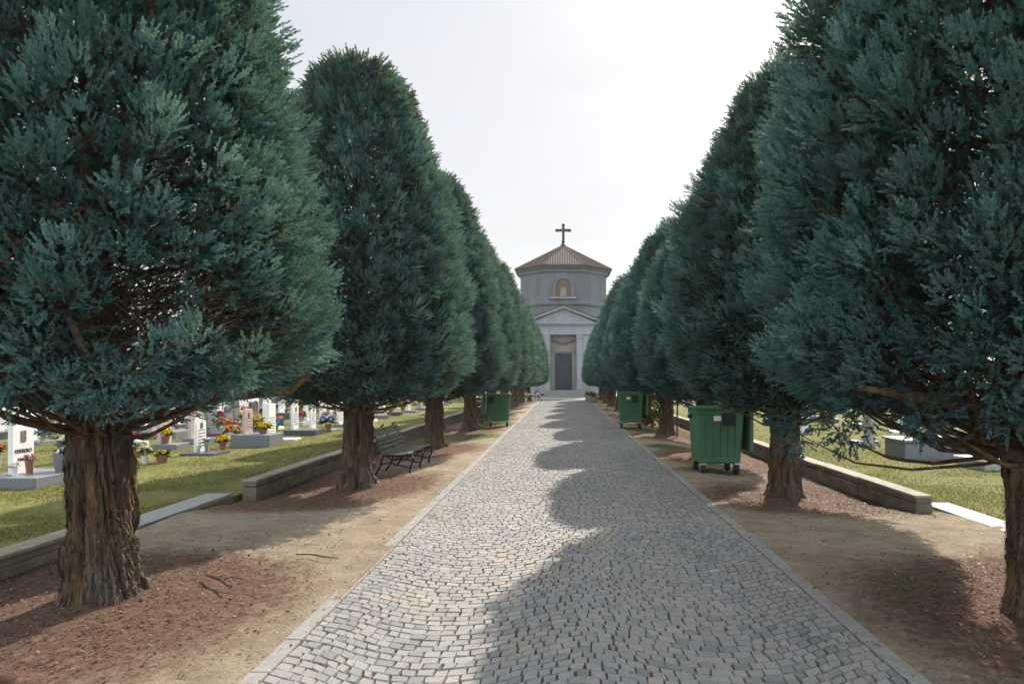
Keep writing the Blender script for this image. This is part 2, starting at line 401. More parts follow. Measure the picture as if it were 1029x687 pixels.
def blades(name, spots, h, wd, label=None):
    n = len(spots)
    th = rng.uniform(0, 2 * PI, n); hh = h * rng.uniform(.5, 1.3, n); ww = wd * rng.uniform(.6, 1.4, n)
    a = np.stack([np.cos(th), np.sin(th), np.zeros(n)], 1) * ww[:, None]
    lean = rng.normal(0, .45, (n, 2)) * hh[:, None]
    tip = spots + np.stack([lean[:, 0], lean[:, 1], hh], 1)
    V = np.stack([spots - a, spots + a, tip], 1).reshape(-1, 3)
    tn = np.clip(np.repeat(.75 * fbm(spots[:, 0] * .5, spots[:, 1] * .5, 77) + .55 * rng.random(n) - .15, 3), 0, 1)
    return tag(link(name, mesh_np(name, V, np.arange(3 * n).reshape(-1, 3), tint=tn), M['grass']), kind='stuff')
def lawn_blades():
    S = []
    for s, n in ((-1, 130000), (1, 110000)):
        D = 4.5 + (1 - rng.random(n) ** .5) * 34
        x = 4.75 + rng.random(n) ** 1.3 * (2.0 + D * .75)
        S.append(np.stack([s * x, D, np.full(n, -.042)], 1))
    S = np.concatenate(S)
    keep = fbm(S[:, 0] * .8, S[:, 1] * .8, 12) > .28 + .16 * rng.random(len(S))
    blades('lawn_grass', S[keep], .036, .006)
    T = []
    for s in (-1, 1):
        X, Y, Z, mul, moss = VG[s]
        w = (moss > .38) * moss * (Y < 40) * np.where(Y < 14, 1, 3.2); w = (w / w.sum()).ravel(); n = 12000
        i = rng.choice(w.size, n, p=w)
        T.append(np.stack([X.ravel()[i] + rng.uniform(-.06, .06, n), Y.ravel()[i] + rng.uniform(-.08, .08, n), Z.ravel()[i] - .004], 1))
    blades('verge_grass', np.concatenate(T), .028, .004)
lawn_blades()

# ------------------------------------------------------------------ low walls and thresholds
def low_wall(label, x0a, x0b, ya, yb, th, h, group='low concrete walls'):
    """wall whose path face runs from (x0a, ya) to (x0b, yb); th signed thickness away from the path"""
    t = thing('low_wall', label, 'wall', (x0a, ya, 0), 0, group)
    L = yb - ya; n = max(2, int(L / 1.6)); s = (x0b - x0a) / L
    mb = MB(); cp = MB()
    for i in range(n):
        a, b = L * i / n + .004, L * (i + 1) / n - .004
        j = random.uniform(-.012, .012); k = random.uniform(-.012, .012)
        for z0, z1, in_ in ((-.28, h * .42, 0), (h * .42 + .006, h - .045, .006)):
            o = in_ * (1 if th > 0 else -1)
            mb.add([(a * s + j + o, a, z0), (b * s + j + o, b, z0), (b * s + j + o, b, z1 + k), (a * s + j + o, a, z1 + k),
                    (a * s + th, a, z0), (b * s + th, b, z0), (b * s + th, b, z1 + k), (a * s + th, a, z1 + k)],
                   [(0, 1, 2, 3), (4, 7, 6, 5), (0, 4, 5, 1), (3, 2, 6, 7), (0, 3, 7, 4), (1, 5, 6, 2)])
        o = -.012 * (1 if th > 0 else -1)
        z0, z1 = h - .042 + k, h + k
        cp.add([(a * s + j + o, a, z0), (b * s + j + o, b, z0), (b * s + j + o, b, z1), (a * s + j + o, a, z1),
                (a * s + th - o, a, z0), (b * s + th - o, b, z0), (b * s + th - o, b, z1), (a * s + th - o, a, z1)],
               [(0, 1, 2, 3), (4, 7, 6, 5), (0, 4, 5, 1), (3, 2, 6, 7), (0, 3, 7, 4), (1, 5, 6, 2)])
    mb.build('wall_body', M['wall'], t, bevel=.012); cp.build('coping', M['wallcap'], t, bevel=.012)
    return t
low_wall('low sunlit concrete wall behind the thickest shaggy trunk, ending at the grey threshold slab', -4.60, -4.62, -2.0, 6.9, -.2, .19)
low_wall('long low mossy concrete wall running behind the bench', -4.42, -4.2, 9.85, 50, -.2, .19)
low_wall('long low mossy concrete wall passing behind the two bins with open lids', 4.42, 4.3, 8.55, 50, .22, .18)
def slab(label, x, y0, y1, w):
    t = thing('threshold_slab', label, 'stone slab', (x, y0, 0), 0, 'stone thresholds')
    mb = MB(); L = y1 - y0; n = 3
    for i in range(n): mb.box(0, w, L * i / n + .003, L * (i + 1) / n - .003, -.2, .002 + random.uniform(-.003, .003))
    mb.build('stone', M['slab'], t, bevel=.008); return t
slab('flush grey stone threshold in the wall gap beside the thickest shaggy trunk', -5.12, 6.92, 9.82, .38)
slab('flush pale stone threshold at the end of the wall behind the bins', 4.78, 5.6, 9.1, .36)

# ------------------------------------------------------------------ cypress trees
PROF_A = [(1.30, .85), (1.42, 1.40), (1.7, 1.66), (2.1, 1.76), (2.9, 1.72), (3.66, 1.62), (4.43, 1.48), (5.2, 1.25), (5.98, .92), (6.4, .6), (6.62, .28), (6.7, .04)]
PROF_B = [(1.30, .75), (1.42, 1.2), (1.75, 1.52), (2.2, 1.66), (2.75, 1.65), (3.57, 1.57), (4.1, 1.42), (4.8, 1.1), (5.5, .74), (6.0, .45), (6.3, .2), (6.4, .03)]
PROF_L1 = [(1.54, .85), (1.64, 1.32), (1.9, 1.56), (2.2, 1.63), (2.9, 1.56), (3.66, 1.42), (4.43, 1.27), (5.2, 1.08), (5.98, .80), (6.4, .5), (6.62, .25), (6.7, .04)]
PROF_R1 = [(1.38, 1.0), (1.50, 1.66), (1.75, 1.95), (2.3, 2.05), (2.9, 2.0), (3.5, 1.92), (4.2, 1.76), (5.0, 1.45), (5.8, 1.0), (6.4, .5), (6.7, .2), (6.8, .04)]

def spray_templates(nb, n, r, wide):
    T = []
    for _ in range(n):
        q = []
        tl = []
        for i in range(nb):
            t = (i + r.random()) / nb
            ph = r.uniform(0, 2 * PI); la = math.radians(r.uniform(22, 58)) * (1 - .55 * t)
            d = np.array([math.sin(la) * math.cos(ph), math.sin(la) * math.sin(ph), math.cos(la)])
            L = r.uniform(.15, .29) * (1 - .35 * t)
            b0 = np.array([.06 * math.sin(2.5 * t), 0, t * .86]) + r.normal(0, .012, 3)
            w = np.cross(d, r.normal(0, 1, 3)); w /= np.linalg.norm(w) + 1e-9; w *= wide * r.uniform(.7, 1.3)
            mid = b0 + d * L * .55 + np.array([0, 0, .03 * L])
            tip = b0 + d * L + np.array([0, 0, .10 * L])
            q += [b0, mid + w, tip, mid - w]; tl += [0, .25, .6, .25]
        T.append((np.array(q), np.array(tl)))
    return T

def frames(dirs, r):
    n = len(dirs); z = dirs / np.linalg.norm(dirs, axis=1, keepdims=True)
    h = r.normal(0, 1, (n, 3)); x = np.cross(h, z); x /= np.linalg.norm(x, axis=1, keepdims=True); y = np.cross(z, x)
    return np.stack([x, y, z], 1)          # rows are the local axes

def crown(name, prof, n_b, n_s, nb, seed, size, wide, hole=None, extra=(), fill=.3, rough=1.0):
    r = np.random.default_rng(seed)
    T = spray_templates(nb, 8, r, wide)
    ph = np.array([p[0] for p in prof]); pr = np.array([p[1] for p in prof])
    hs = np.linspace(ph[0], ph[-1], 400); rr = np.interp(hs, ph, pr)
    cdf = np.cumsum(rr + .08); cdf /= cdf[-1]
    i = np.arange(n_b)
    H = np.interp((i + .5 + r.uniform(-.4, .4, n_b)) / n_b, cdf, hs)
    H = H + np.where(H < ph[0] + .5, r.normal(0, .09, n_b), 0)
    TH = i * 2.399963 + r.normal(0, .12, n_b)
    und = .16 * (fbm(np.cos(TH) * 1.7 + 9 + H * .9, np.sin(TH) * 1.7 + H * 1.3 + 5, seed) - .47) * 2
    R = np.interp(H, ph, pr) * (1 + und * .8) + np.clip(r.normal(-.06, .085, n_b), -.26, .05) * rough
    tips = np.stack([R * np.cos(TH), R * np.sin(TH), H], 1)
    keep = np.ones(n_b, bool)
    if hole is not None: keep = ~hole(tips, r)
    tips = tips[keep]; TH = TH[keep]
    tfrac = (tips[:, 2] - ph[0]) / (ph[-1] - ph[0])
    upz = .28 + .55 * tfrac + r.normal(0, .25, len(tips)) - .5 * np.exp(-(tfrac / .07) ** 2)
    upz += 2.2 * np.clip(tfrac - .9, 0, 1) * 8
    bd = np.stack([np.cos(TH), np.sin(TH), upz], 1)
    if len(extra):
        tips = np.concatenate([tips, np.array([e[:3] for e in extra])]); bd = np.concatenate([bd, np.array([e[3:6] for e in extra])])
    bd /= np.linalg.norm(bd, axis=1, keepdims=True)
    nbgh = len(tips)
    bsize = r.uniform(.7, 1.45, nbgh); btint = r.random(nbgh)
    # sprays along every bough
    P = np.repeat(np.arange(nbgh), n_s)
    n = len(P)
    q = np.tile((np.arange(n_s) + .5) / n_s, nbgh)                  # 0 tip .. 1 base of the tuft
    back = np.where(q < .8, .005 + .20 * q, .16 + (q - .8) * 1.3) * bsize[P]
    lat = r.normal(0, 1, (n, 3)); lat -= (lat * bd[P]).sum(1)[:, None] * bd[P]; lat /= np.linalg.norm(lat, axis=1, keepdims=True) + 1e-9
    open_ = np.where(q < .8, .12 + 1.25 * q, 1.0) * r.uniform(.5, 1.2, n)
    rad = np.where(q < .8, .125 * np.sqrt(q + .02) * r.uniform(.5, 1, n), .06) * bsize[P]
    pos = tips[P] - bd[P] * (back[:, None] + size * .75) + lat * rad[:, None]
    dr = bd[P] + lat * open_[:, None] + np.array([0, 0, .25]); dead = np.zeros(n)
    dead[(r.random(n) < .03) & (q > .8)] = 1
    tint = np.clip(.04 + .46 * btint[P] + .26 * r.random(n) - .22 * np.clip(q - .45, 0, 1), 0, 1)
    sc = size * r.uniform(.75, 1.25, n) * bsize[P] ** .5
    # looser older growth inside the shell, tint lowered to deepen shade between tufts
    m = int(n * fill)
    Hf = np.interp(r.random(m), cdf, hs); Tf = r.uniform(0, 2 * PI, m); Rf = np.maximum(np.interp(Hf, ph, pr) * r.uniform(.5, .82, m), 0)
    okf = np.interp(Hf, ph, pr) > .55; Hf, Tf, Rf = Hf[okf], Tf[okf], Rf[okf]; m = len(Hf)
    pf = np.stack([Rf * np.cos(Tf), Rf * np.sin(Tf), Hf], 1)
    df = np.stack([np.cos(Tf), np.sin(Tf), r.uniform(-.3, .9, m)], 1) + r.normal(0, .4, (m, 3))
    if hole is not None:
        kf = ~hole(pf / np.array([.7, .7, 1]), r); pf, df = pf[kf], df[kf]; m = len(pf)
    deadf = (r.random(m) < .20).astype(float)
    pos = np.concatenate([pos, pf]); dr = np.concatenate([dr, df]); dead = np.concatenate([dead, deadf])
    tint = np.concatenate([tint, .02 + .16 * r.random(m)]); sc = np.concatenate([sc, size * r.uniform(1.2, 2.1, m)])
    Fm = frames(dr, r); which = r.integers(0, len(T), len(pos))
    Vs, Ti, De = [], [], []
    for k, (tv, tl) in enumerate(T):
        s = np.where(which == k)[0]
        if not len(s): continue
        v = np.einsum('vi,nij->nvj', tv, Fm[s]) * sc[s][:, None, None] + pos[s][:, None, :]
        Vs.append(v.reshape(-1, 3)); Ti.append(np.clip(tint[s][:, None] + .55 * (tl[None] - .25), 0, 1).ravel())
        De.append(np.repeat(dead[s], len(tl)))
    V = np.concatenate(Vs)
    return mesh_np(name, V, np.arange(len(V)).reshape(-1, 4), tint=np.concatenate(Ti), dead=np.concatenate(De)), tips, bd

def trunk(name, prof, rad, tips, bd, seed, na=110, nz=150, strips=420, n_br=170, lean=(0, 0), low_limbs=(), twigs=0, twig_zone=None, bh=1.5):
    """bole to the crown base, stem inside the crown, branches to the bough tips, all one wooden body"""
    r = np.random.default_rng(seed)
    top = prof[-1][0] - .35
    zs = np.concatenate([np.linspace(-.12, bh + .35, nz), np.linspace(bh + .5, top, 22)])
    th = np.linspace(0, 2 * PI, na, endpoint=False)
    Z, T = np.meshgrid(zs, th, indexing='ij')
    R = np.interp(zs, [-.12, .05, .25, .6, bh * .75, bh + .2, bh + .9, top], [rad * 1.55, rad * 1.30, rad * 1.1, rad, rad * .94, rad * 1.0, rad * .62, .02])[:, None] * np.ones_like(T)
    bole = np.clip((bh + .9 - Z) / .6, .12, 1)
    cs, sn = np.cos(T), np.sin(T)
    ridge = 1 - np.abs(2 * fbm(cs * 5.6 + 20 + .5 * Z, sn * 5.6 + Z * 1.9 + 7, seed, 4) - .95)
    fine = fbm(cs * 10 + Z * .9, sn * 10 + Z * 3.6 + 3, seed + 5, 3)
    lob = np.cos(5 * T + 1.3 * seed + .8 * Z) * .022 + np.cos(3 * T + seed) * .03
    fl = np.exp(-np.clip(Z, 0, 9) / .22) * (.22 * np.cos(4 * T + seed) + .12 * np.cos(7 * T + 2 * seed))
    R = R * (1 + lob * bole + fl) + rad * bole * (.50 * (ridge - .80) + .80 * (fine - .47))
    lx = lean[0] * np.clip(Z, 0, 3) ; ly = lean[1] * np.clip(Z, 0, 3)
    V = np.stack([R * cs + lx, R * sn + ly, Z], -1)
    idx = np.arange(Z.size).reshape(Z.shape)
    Fq = np.stack([idx[:-1], np.roll(idx, -1, 1)[:-1], np.roll(idx, -1, 1)[1:], idx[1:]], -1).reshape(-1, 4)
    Vs = [V.reshape(-1, 3)]; Fs = [Fq]; Ts = [np.zeros(V.shape[0] * V.shape[1])]
    off = Z.size
    # peeling strips of bark
    ns = strips
    if ns:
        zi = r.integers(4, nz - 14, ns); ti = r.integers(0, na, ns)
        for a in range(ns):
            ln = r.uniform(.04, .20); w = r.uniform(.003, .010) / rad
            seg = 5; z0 = zs[zi[a]]; t0 = th[ti[a]]; dt = r.normal(0, .12)
            pts = []
            base = R[zi[a], ti[a]]
            for k in range(seg):
                f = k / (seg - 1); z = z0 + ln * (f - .5); t = t0 + dt * (f - .5)
                zz = int(np.clip(np.searchsorted(zs, z), 0, nz - 1)); rk = R[zz, int(round(t / (2 * PI) * na)) % na]
                lift = .006 + .020 * (2 * abs(f - .5)) ** 2 * r.uniform(.1, 1.2)
                wk = w * (1 - .6 * abs(2 * f - 1))
                for sgn in (-1, 1):
                    tt = t + sgn * wk
                    pts.append(((rk + lift) * math.cos(tt) + lean[0] * np.clip(z, 0, 3), (rk + lift) * math.sin(tt) + lean[1] * np.clip(z, 0, 3), z))
            Vs.append(np.array(pts)); Ts.append(np.full(len(pts), r.random()))
            Fs.append(np.array([(2 * k, 2 * k + 1, 2 * k + 3, 2 * k + 2) for k in range(seg - 1)]) + off); off += len(pts)
    mb = MB()
    pick = r.permutation(len(tips))[:n_br]
    for i in pick:
        tip = Vector(tips[i]) - Vector(bd[i]) * .25
        rr = math.hypot(tip.x, tip.y); z0 = max(bh - .15, tip.z - rr * r.uniform(.25, .75)); z0 = min(z0, top - .15)
        lz = min(z0, 3); st = Vector((lean[0] * lz, lean[1] * lz, z0)); r0 = .008 + .009 * rr * r.uniform(.5, 1.2)
        side = Vector((-tip.y, tip.x, 0)).normalized() * r.normal(0, .13)
        pts = []; 
        for f in (0, .25, .5, .75, 1):
            p = st.lerp(tip, f); p.z += -.22 * rr * math.sin(PI * f) * .5; p += side * math.sin(PI * f) + Vector(r.normal(0, .02, 3)) * (0 < f < 1); pts.append(p)
        mb.tube(pts, [r0, r0 * .85, r0 * .7, r0 * .5, r0 * .2], 5, False)
    for pts, rads in low_limbs: mb.tube(pts, rads, 9, False)
    for _ in range(twigs):          # bare crooked inner twigs
        p, d, L = twig_zone(r); p = Vector(p); d = Vector(d).normalized(); pts = [p.copy()]; s = L / 7
        for k in range(7):
            d = (d + Vector(r.normal(0, .30, 3))).normalized(); d.z = max(d.z, -.12 if p.z > 1.6 else .1); p = p + d * s; pts.append(p.copy())
        r0 = r.uniform(.0022, .007)
        mb.tube(pts, [r0 * (1 - .75 * k / 7) for k in range(8)], 4, False)
        if r.random() < .8:
            q = pts[4].copy(); d2 = (d + Vector(r.normal(0, .8, 3))).normalized(); pp = [q.copy()]
            for k in range(4): d2 = (d2 + Vector(r.normal(0, .3, 3))).normalized(); d2.z = max(d2.z, -.1); q = q + d2 * s * .7; pp.append(q.copy())
            mb.tube(pp, [r0 * .6, r0 * .5, r0 * .4, r0 * .3, r0 * .2], 4, False)
    bv = np.array(mb.v); bf = np.array(mb.f)
    Vs.append(bv); Ts.append(np.full(len(bv), .15)); Fs.append(bf + off)
    return mesh_np(name, np.concatenate(Vs), np.concatenate(Fs), tint=np.concatenate(Ts))

def dir_to_cam(x, y): return math.atan2(-y, -x)
def make_tree(label, loc, crown_me, trunk_me, rz, scale, group):
    t = thing('cypress_tree', label, 'tree', (loc[0], loc[1], 0), rz, group)
    t.scale = scale
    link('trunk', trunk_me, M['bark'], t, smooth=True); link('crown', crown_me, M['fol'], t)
    return t
GL, GR = 'cypresses in the row with the bench', 'cypresses in the row with the two open bins'

# first tree of the bench row: open lower front with bare twigs
aL = math.atan2(-LEFT[0][1], -LEFT[0][0])
def angdiff(t, a): return np.abs((t - a + PI) % (2 * PI) - PI)
CAMX, CAMY = -LEFT[0][0], -LEFT[0][1]
def vis_px(t, base):
    """bearing of points about the axis as the photograph lays them out, to place openings in the crown"""
    x = t[:, 0] + base[0]; y = t[:, 1] + base[1]
    return CX + F * x / y, CY - F * (t[:, 2] - CAMH) / y
def hole_L1(t, r):
    u, v = vis_px(t, LEFT[0]); front = angdiff(np.arctan2(t[:, 1], t[:, 0]), aL) < 1.35
    n = fbm(u / 42.0 + 3, v / 36.0 + 8, 21, 3)
    big = 1.3 * np.exp(-((u - 185) / 125) ** 2 - ((v - 320) / 72) ** 2); sm = 1.5 * np.exp(-((u - 70) / 34) ** 2 - ((v - 75) / 38) ** 2)
    s2 = np.exp(-((u - 235) / 40) ** 2 - ((v - 130) / 40) ** 2) + np.exp(-((u - 110) / 35) ** 2 - ((v - 160) / 30) ** 2)
    return front & (r.random(len(t)) < np.clip(2.6 * (.92 * big + .6 * sm + .45 * s2 + 1.1 * (n - .5)) - .55, 0, .97))
def hole_R1(t, r):
    u, v = vis_px(t, RIGHT[0]); front = angdiff(np.arctan2(t[:, 1], t[:, 0]), math.atan2(-RIGHT[0][1], -RIGHT[0][0])) < 1.35
    n = fbm(u / 38.0 + 13, v / 34.0 + 2, 33, 3)
    big = np.exp(-((u - 905) / 75) ** 2 - ((v - 395) / 32) ** 2) + .55 * np.exp(-((u - 830) / 40) ** 2 - ((v - 200) / 60) ** 2) + .5 * np.exp(-((u - 985) / 40) ** 2 - ((v - 215) / 50) ** 2)
    return front & (r.random(len(t)) < np.clip(2.6 * (.9 * big + 1.25 * (n - .5)) - .5, 0, .95))

def sprig(px, py, D, base, dx, dy, dz):
    return (((px - CX) / F * D) - base[0], D - base[1], CAMH - (py - CY) / F * D, dx, dy, dz)
exL = [sprig(100, 392, 4.45, LEFT[0], .1, -.5, -.6), sprig(96, 415, 4.42, LEFT[0], .1, -.4, -.9), sprig(108, 402, 4.4, LEFT[0], .2, -.6, -.5), sprig(60, 385, 4.3, LEFT[0], 0, -.7, -.3)]
exL += [sprig(u, v, d, LEFT[0], .3, -.7, .3) for u, v, d in ((195, 322, 3.75), (185, 330, 3.8), (250, 345, 4.0), (230, 360, 4.0), (30, 365, 3.7), (60, 375, 3.7), (140, 390, 3.9))]
rx = random.Random(21)
for _ in range(46):
    a = aL + rx.gauss(0, .75); q = rx.uniform(.45, 1.42); exL.append((q * math.cos(a), q * math.sin(a), 1.40 + .12 * q + rx.uniform(-.10, .10), math.cos(a) * .6, math.sin(a) * .6, rx.uniform(-.9, .1)))
cL, tL, bL = crown('cypress_crown', PROF_L1, 1250, 38, 34, 11, .098, .034, hole_L1, exL, .50)
def tz_L(r):
    a = aL + r.normal(0, .65); q = r.uniform(.25, 1.0); z = r.uniform(1.5, 3.0)
    return (q * math.cos(a), q * math.sin(a), max(z, 1.62)), (math.cos(a + r.normal(0, .8)), math.sin(a + r.normal(0, .8)), abs(r.normal(.2, .3))), r.uniform(.4, .85)
limbs_L = [([(0, 0, 1.4), (-.35, -.05, 1.50), (-.8, -.15, 1.50), (-1.3, -.2, 1.62)], [.09, .06, .045, .02]),
           ([(.1, 0, 1.45), (.4, -.2, 1.56), (.8, -.35, 1.62), (1.25, -.4, 1.85)], [.08, .05, .035, .015]),
           ([(.05, -.1, 1.5), (.3, -.55, 1.60), (.55, -.95, 1.75), (.6, -1.2, 2.0)], [.07, .045, .03, .012]),
           ([(-.1, -.1, 1.5), (-.2, -.6, 1.66), (-.1, -1.0, 1.8), (-.2, -1.3, 2.1)], [.07, .045, .03, .012]),
           ([(.1, .1, 1.5), (.6, .4, 1.5), (1.1, .6, 1.55), (1.35, .7, 1.8)], [.07, .045, .03, .012])]
wL = trunk('cypress_trunk', PROF_L1, .192, tL, bL, 3, 170, 220, 1900, 300, (-.035, .01), limbs_L, 760, tz_L, 1.42)
make_tree('cypress with the thickest shaggy trunk, bare brown twigs showing low in its crown', LEFT[0], cL, wL, 0, (1, 1, 1), GL)

exR = [sprig(u, v, d, RIGHT[0], -.3, -.6, -.2) for u, v, d in ((840, 440, 4.5), (800, 450, 4.8), (820, 430, 4.4), (850, 455, 4.7), (780, 435, 4.9), (790, 455, 5.0), (865, 440, 4.2), (930, 430, 3.6), (925, 440, 3.7), (1005, 415, 3.3), (1020, 430, 3.4), (1015, 400, 3.2))]
cR, tR, bR = crown('cypress_crown', PROF_R1, 1500, 38, 34, 12, .098, .034, hole_R1, exR, .50)
aR = math.atan2(-RIGHT[0][1], -RIGHT[0][0])
def tz_R(r):
    a = aR + r.normal(0, .7); q = r.uniform(.3, 1.2); z = r.uniform(1.35, 2.6)
    return (q * math.cos(a), q * math.sin(a), max(z, 1.5)), (math.cos(a + r.normal(0, .8)), math.sin(a + r.normal(0, .8)), abs(r.normal(.15, .3))), r.uniform(.4, .8)
limbs_R = [([(-.2, 0, 1.0), (-.38, -.05, 1.22), (-.55, -.1, 1.40), (-.85, -.1, 1.50), (-1.25, 0, 1.72)], [.085, .068, .055, .04, .02]),
           ([(-.50, -.1, 1.34), (-.75, .05, 1.40), (-1.05, .1, 1.62)], [.042, .032, .015]),
           ([(-.15, 0, 1.35), (-.6, -.3, 1.48), (-1.1, -.5, 1.52), (-1.6, -.6, 1.6)], [.08, .055, .04, .015]),
           ([(-.1, -.1, 1.4), (-.35, -.6, 1.5), (-.6, -1.1, 1.62), (-.8, -1.5, 1.8)], [.07, .05, .035, .014])]
wR = trunk('cypress_trunk', PROF_R1, .225, tR, bR, 8, 170, 220, 1500, 300, (-.085, .02), limbs_R, 340, tz_R, 1.30)
make_tree('huge cypress at the picture edge with a low forked limb, trunk half out of view', RIGHT[0], cR, wR, 0, (1, 1, 1), GR)

# shared shapes for the rest of the rows
cA, tA, bA = crown('cypress_crown', PROF_A, 1250, 29, 24, 21, .108, .043, None, (), .75)
wA = trunk('cypress_trunk', PROF_A, .20, tA, bA, 4, 90, 110, 350, 160, (0, 0), (), 0, None, 1.32)
exB = [(.32 * math.cos(a), .32 * math.sin(a), z, math.cos(a), math.sin(a), -.5) for a, z in ((-2.4, 1.05), (-1.9, 1.1), (-1.3, 1.0), (-2.0, .95), (-.8, 1.1), (2.5, 1.1), (-1.6, 1.2), (-2.7, 1.2))]
cB, tB, bB = crown('cypress_crown', PROF_B, 1250, 29, 24, 22, .108, .043, None, exB, .75)
wB = trunk('cypress_trunk', PROF_B, .175, tB, bB, 5, 90, 110, 350, 160, (.01, 0), (), 0, None, 1.15)
cC, tC, bC = crown('cypress_crown', PROF_A, 1200, 14, 14, 23, .155, .056, None, (), .7)
wC = trunk('cypress_trunk', PROF_A, .215, tC, bC, 6, 50, 60, 0, 60, (0, 0), (), 0, None, 1.32)
labL = ['round-topped cypress right before the bench, its dome outlined against the sky',
        'cypress just past the far end of the bench, trunk in shade',
        'cypress whose trunk stands just before the bin with a sunlit edge',
        'cypress directly behind the bin on the bench side of the path',
        'sixth cypress from the viewer in the bench row, only its edge showing',
        'seventh cypress from the viewer in the bench row, only its edge showing',
        'eighth cypress from the viewer in the bench row, close to the chapel',
        'last cypress of the bench row, beside the chapel front']
scL = [(1.02, 1.02, 1.0), (1.0, 1.0, .985), (.98, .98, .96), (.96, .96, .97), (.95, .95, .92), (.97, .97, .96), (.95, .95, .90), (1.0, 1.0, .88)]
protoA = protoC = protoB = None
for i, (x, y) in enumerate(LEFT[1:]):
    rz = [0.4, 2.1, 4.0, 5.2, 1.1, 3.3, .2, 2.6][i]
    me = (cA, wA) if i < 3 else (cC, wC)
    proto = protoA if i < 3 else protoC
    if proto is None:
        t = make_tree(labL[i], (x, y), me[0], me[1], rz, scL[i], GL)
        if i < 3: protoA = t
        else: protoC = t
    else: dup(proto, labL[i], (x, y, 0), rz, scL[i], GL).rotation_euler = (random.uniform(-.025, .025), random.uniform(-.025, .025), rz)
labR = ['broad cypress standing before the first bin with open lid, low boughs hiding its trunk top',
        'cypress right behind the first bin with open lid',
        'cypress between the two bins with open lids, beside a thin stake',
        'cypress just beyond the far bin with open lid',
        'sixth cypress from the viewer in the row with the open bins',
        'seventh cypress from the viewer in the row with the open bins',
        'eighth cypress from the viewer in the row with the open bins',
        'ninth cypress from the viewer in the row with the open bins',
        'last cypress of the row with the open bins, by the chapel steps']
scR = [(1.06, 1.06, .97), (.95, .95, .93), (1.03, 1.03, .98), (1, 1, .92), (1.0, 1.0, .95), (.98, .98, .95), (1, 1, .93), (1.0, 1.0, .9), (.95, .95, .84)]
for i, (x, y) in enumerate(RIGHT[1:]):
    rz = [0.0, 2.3, 4.4, 1.2, 5.2, 3.1, .7, 2.6, 4.9][i]
    if protoB is None: protoB = make_tree(labR[i], (x, y), cB, wB, rz, scR[i], GR)
    else: dup(protoB if i < 4 else protoC, labR[i], (x, y, 0), rz, scR[i], GR).rotation_euler = (random.uniform(-.025, .025), random.uniform(-.025, .025), rz)

# fallen twigs by the first trunk
t = thing('fallen_twig', 'crooked dead twig lying on bark chips beside the thickest shaggy trunk', 'twig', (-2.72, 5.35, .045))
MB().tube([(-.16, .16, .02), (-.05, .06, .035), (.06, -.02, .03), (.20, -.16, .012)], [.007, .013, .012, .006], 6).build('stem', M['bark'], t, smooth=True)
MB().tube([(.05, -.02, .03), (.13, .0, .05), (.22, .01, .03)], [.009, .007, .004], 6).build('side_shoot', M['bark'], t, smooth=True)
t = thing('fallen_twig', 'short dead stick lying on the sandy ground near the path edge', 'twig', (-2.25, 6.2, .02))
MB().tube([(-.2, .08, .015), (-.05, .05, .02), (.1, -.03, .02), (.24, -.07, .015)], [.005, .008, .007, .003], 6).build('stem', M['bark'], t, smooth=True)


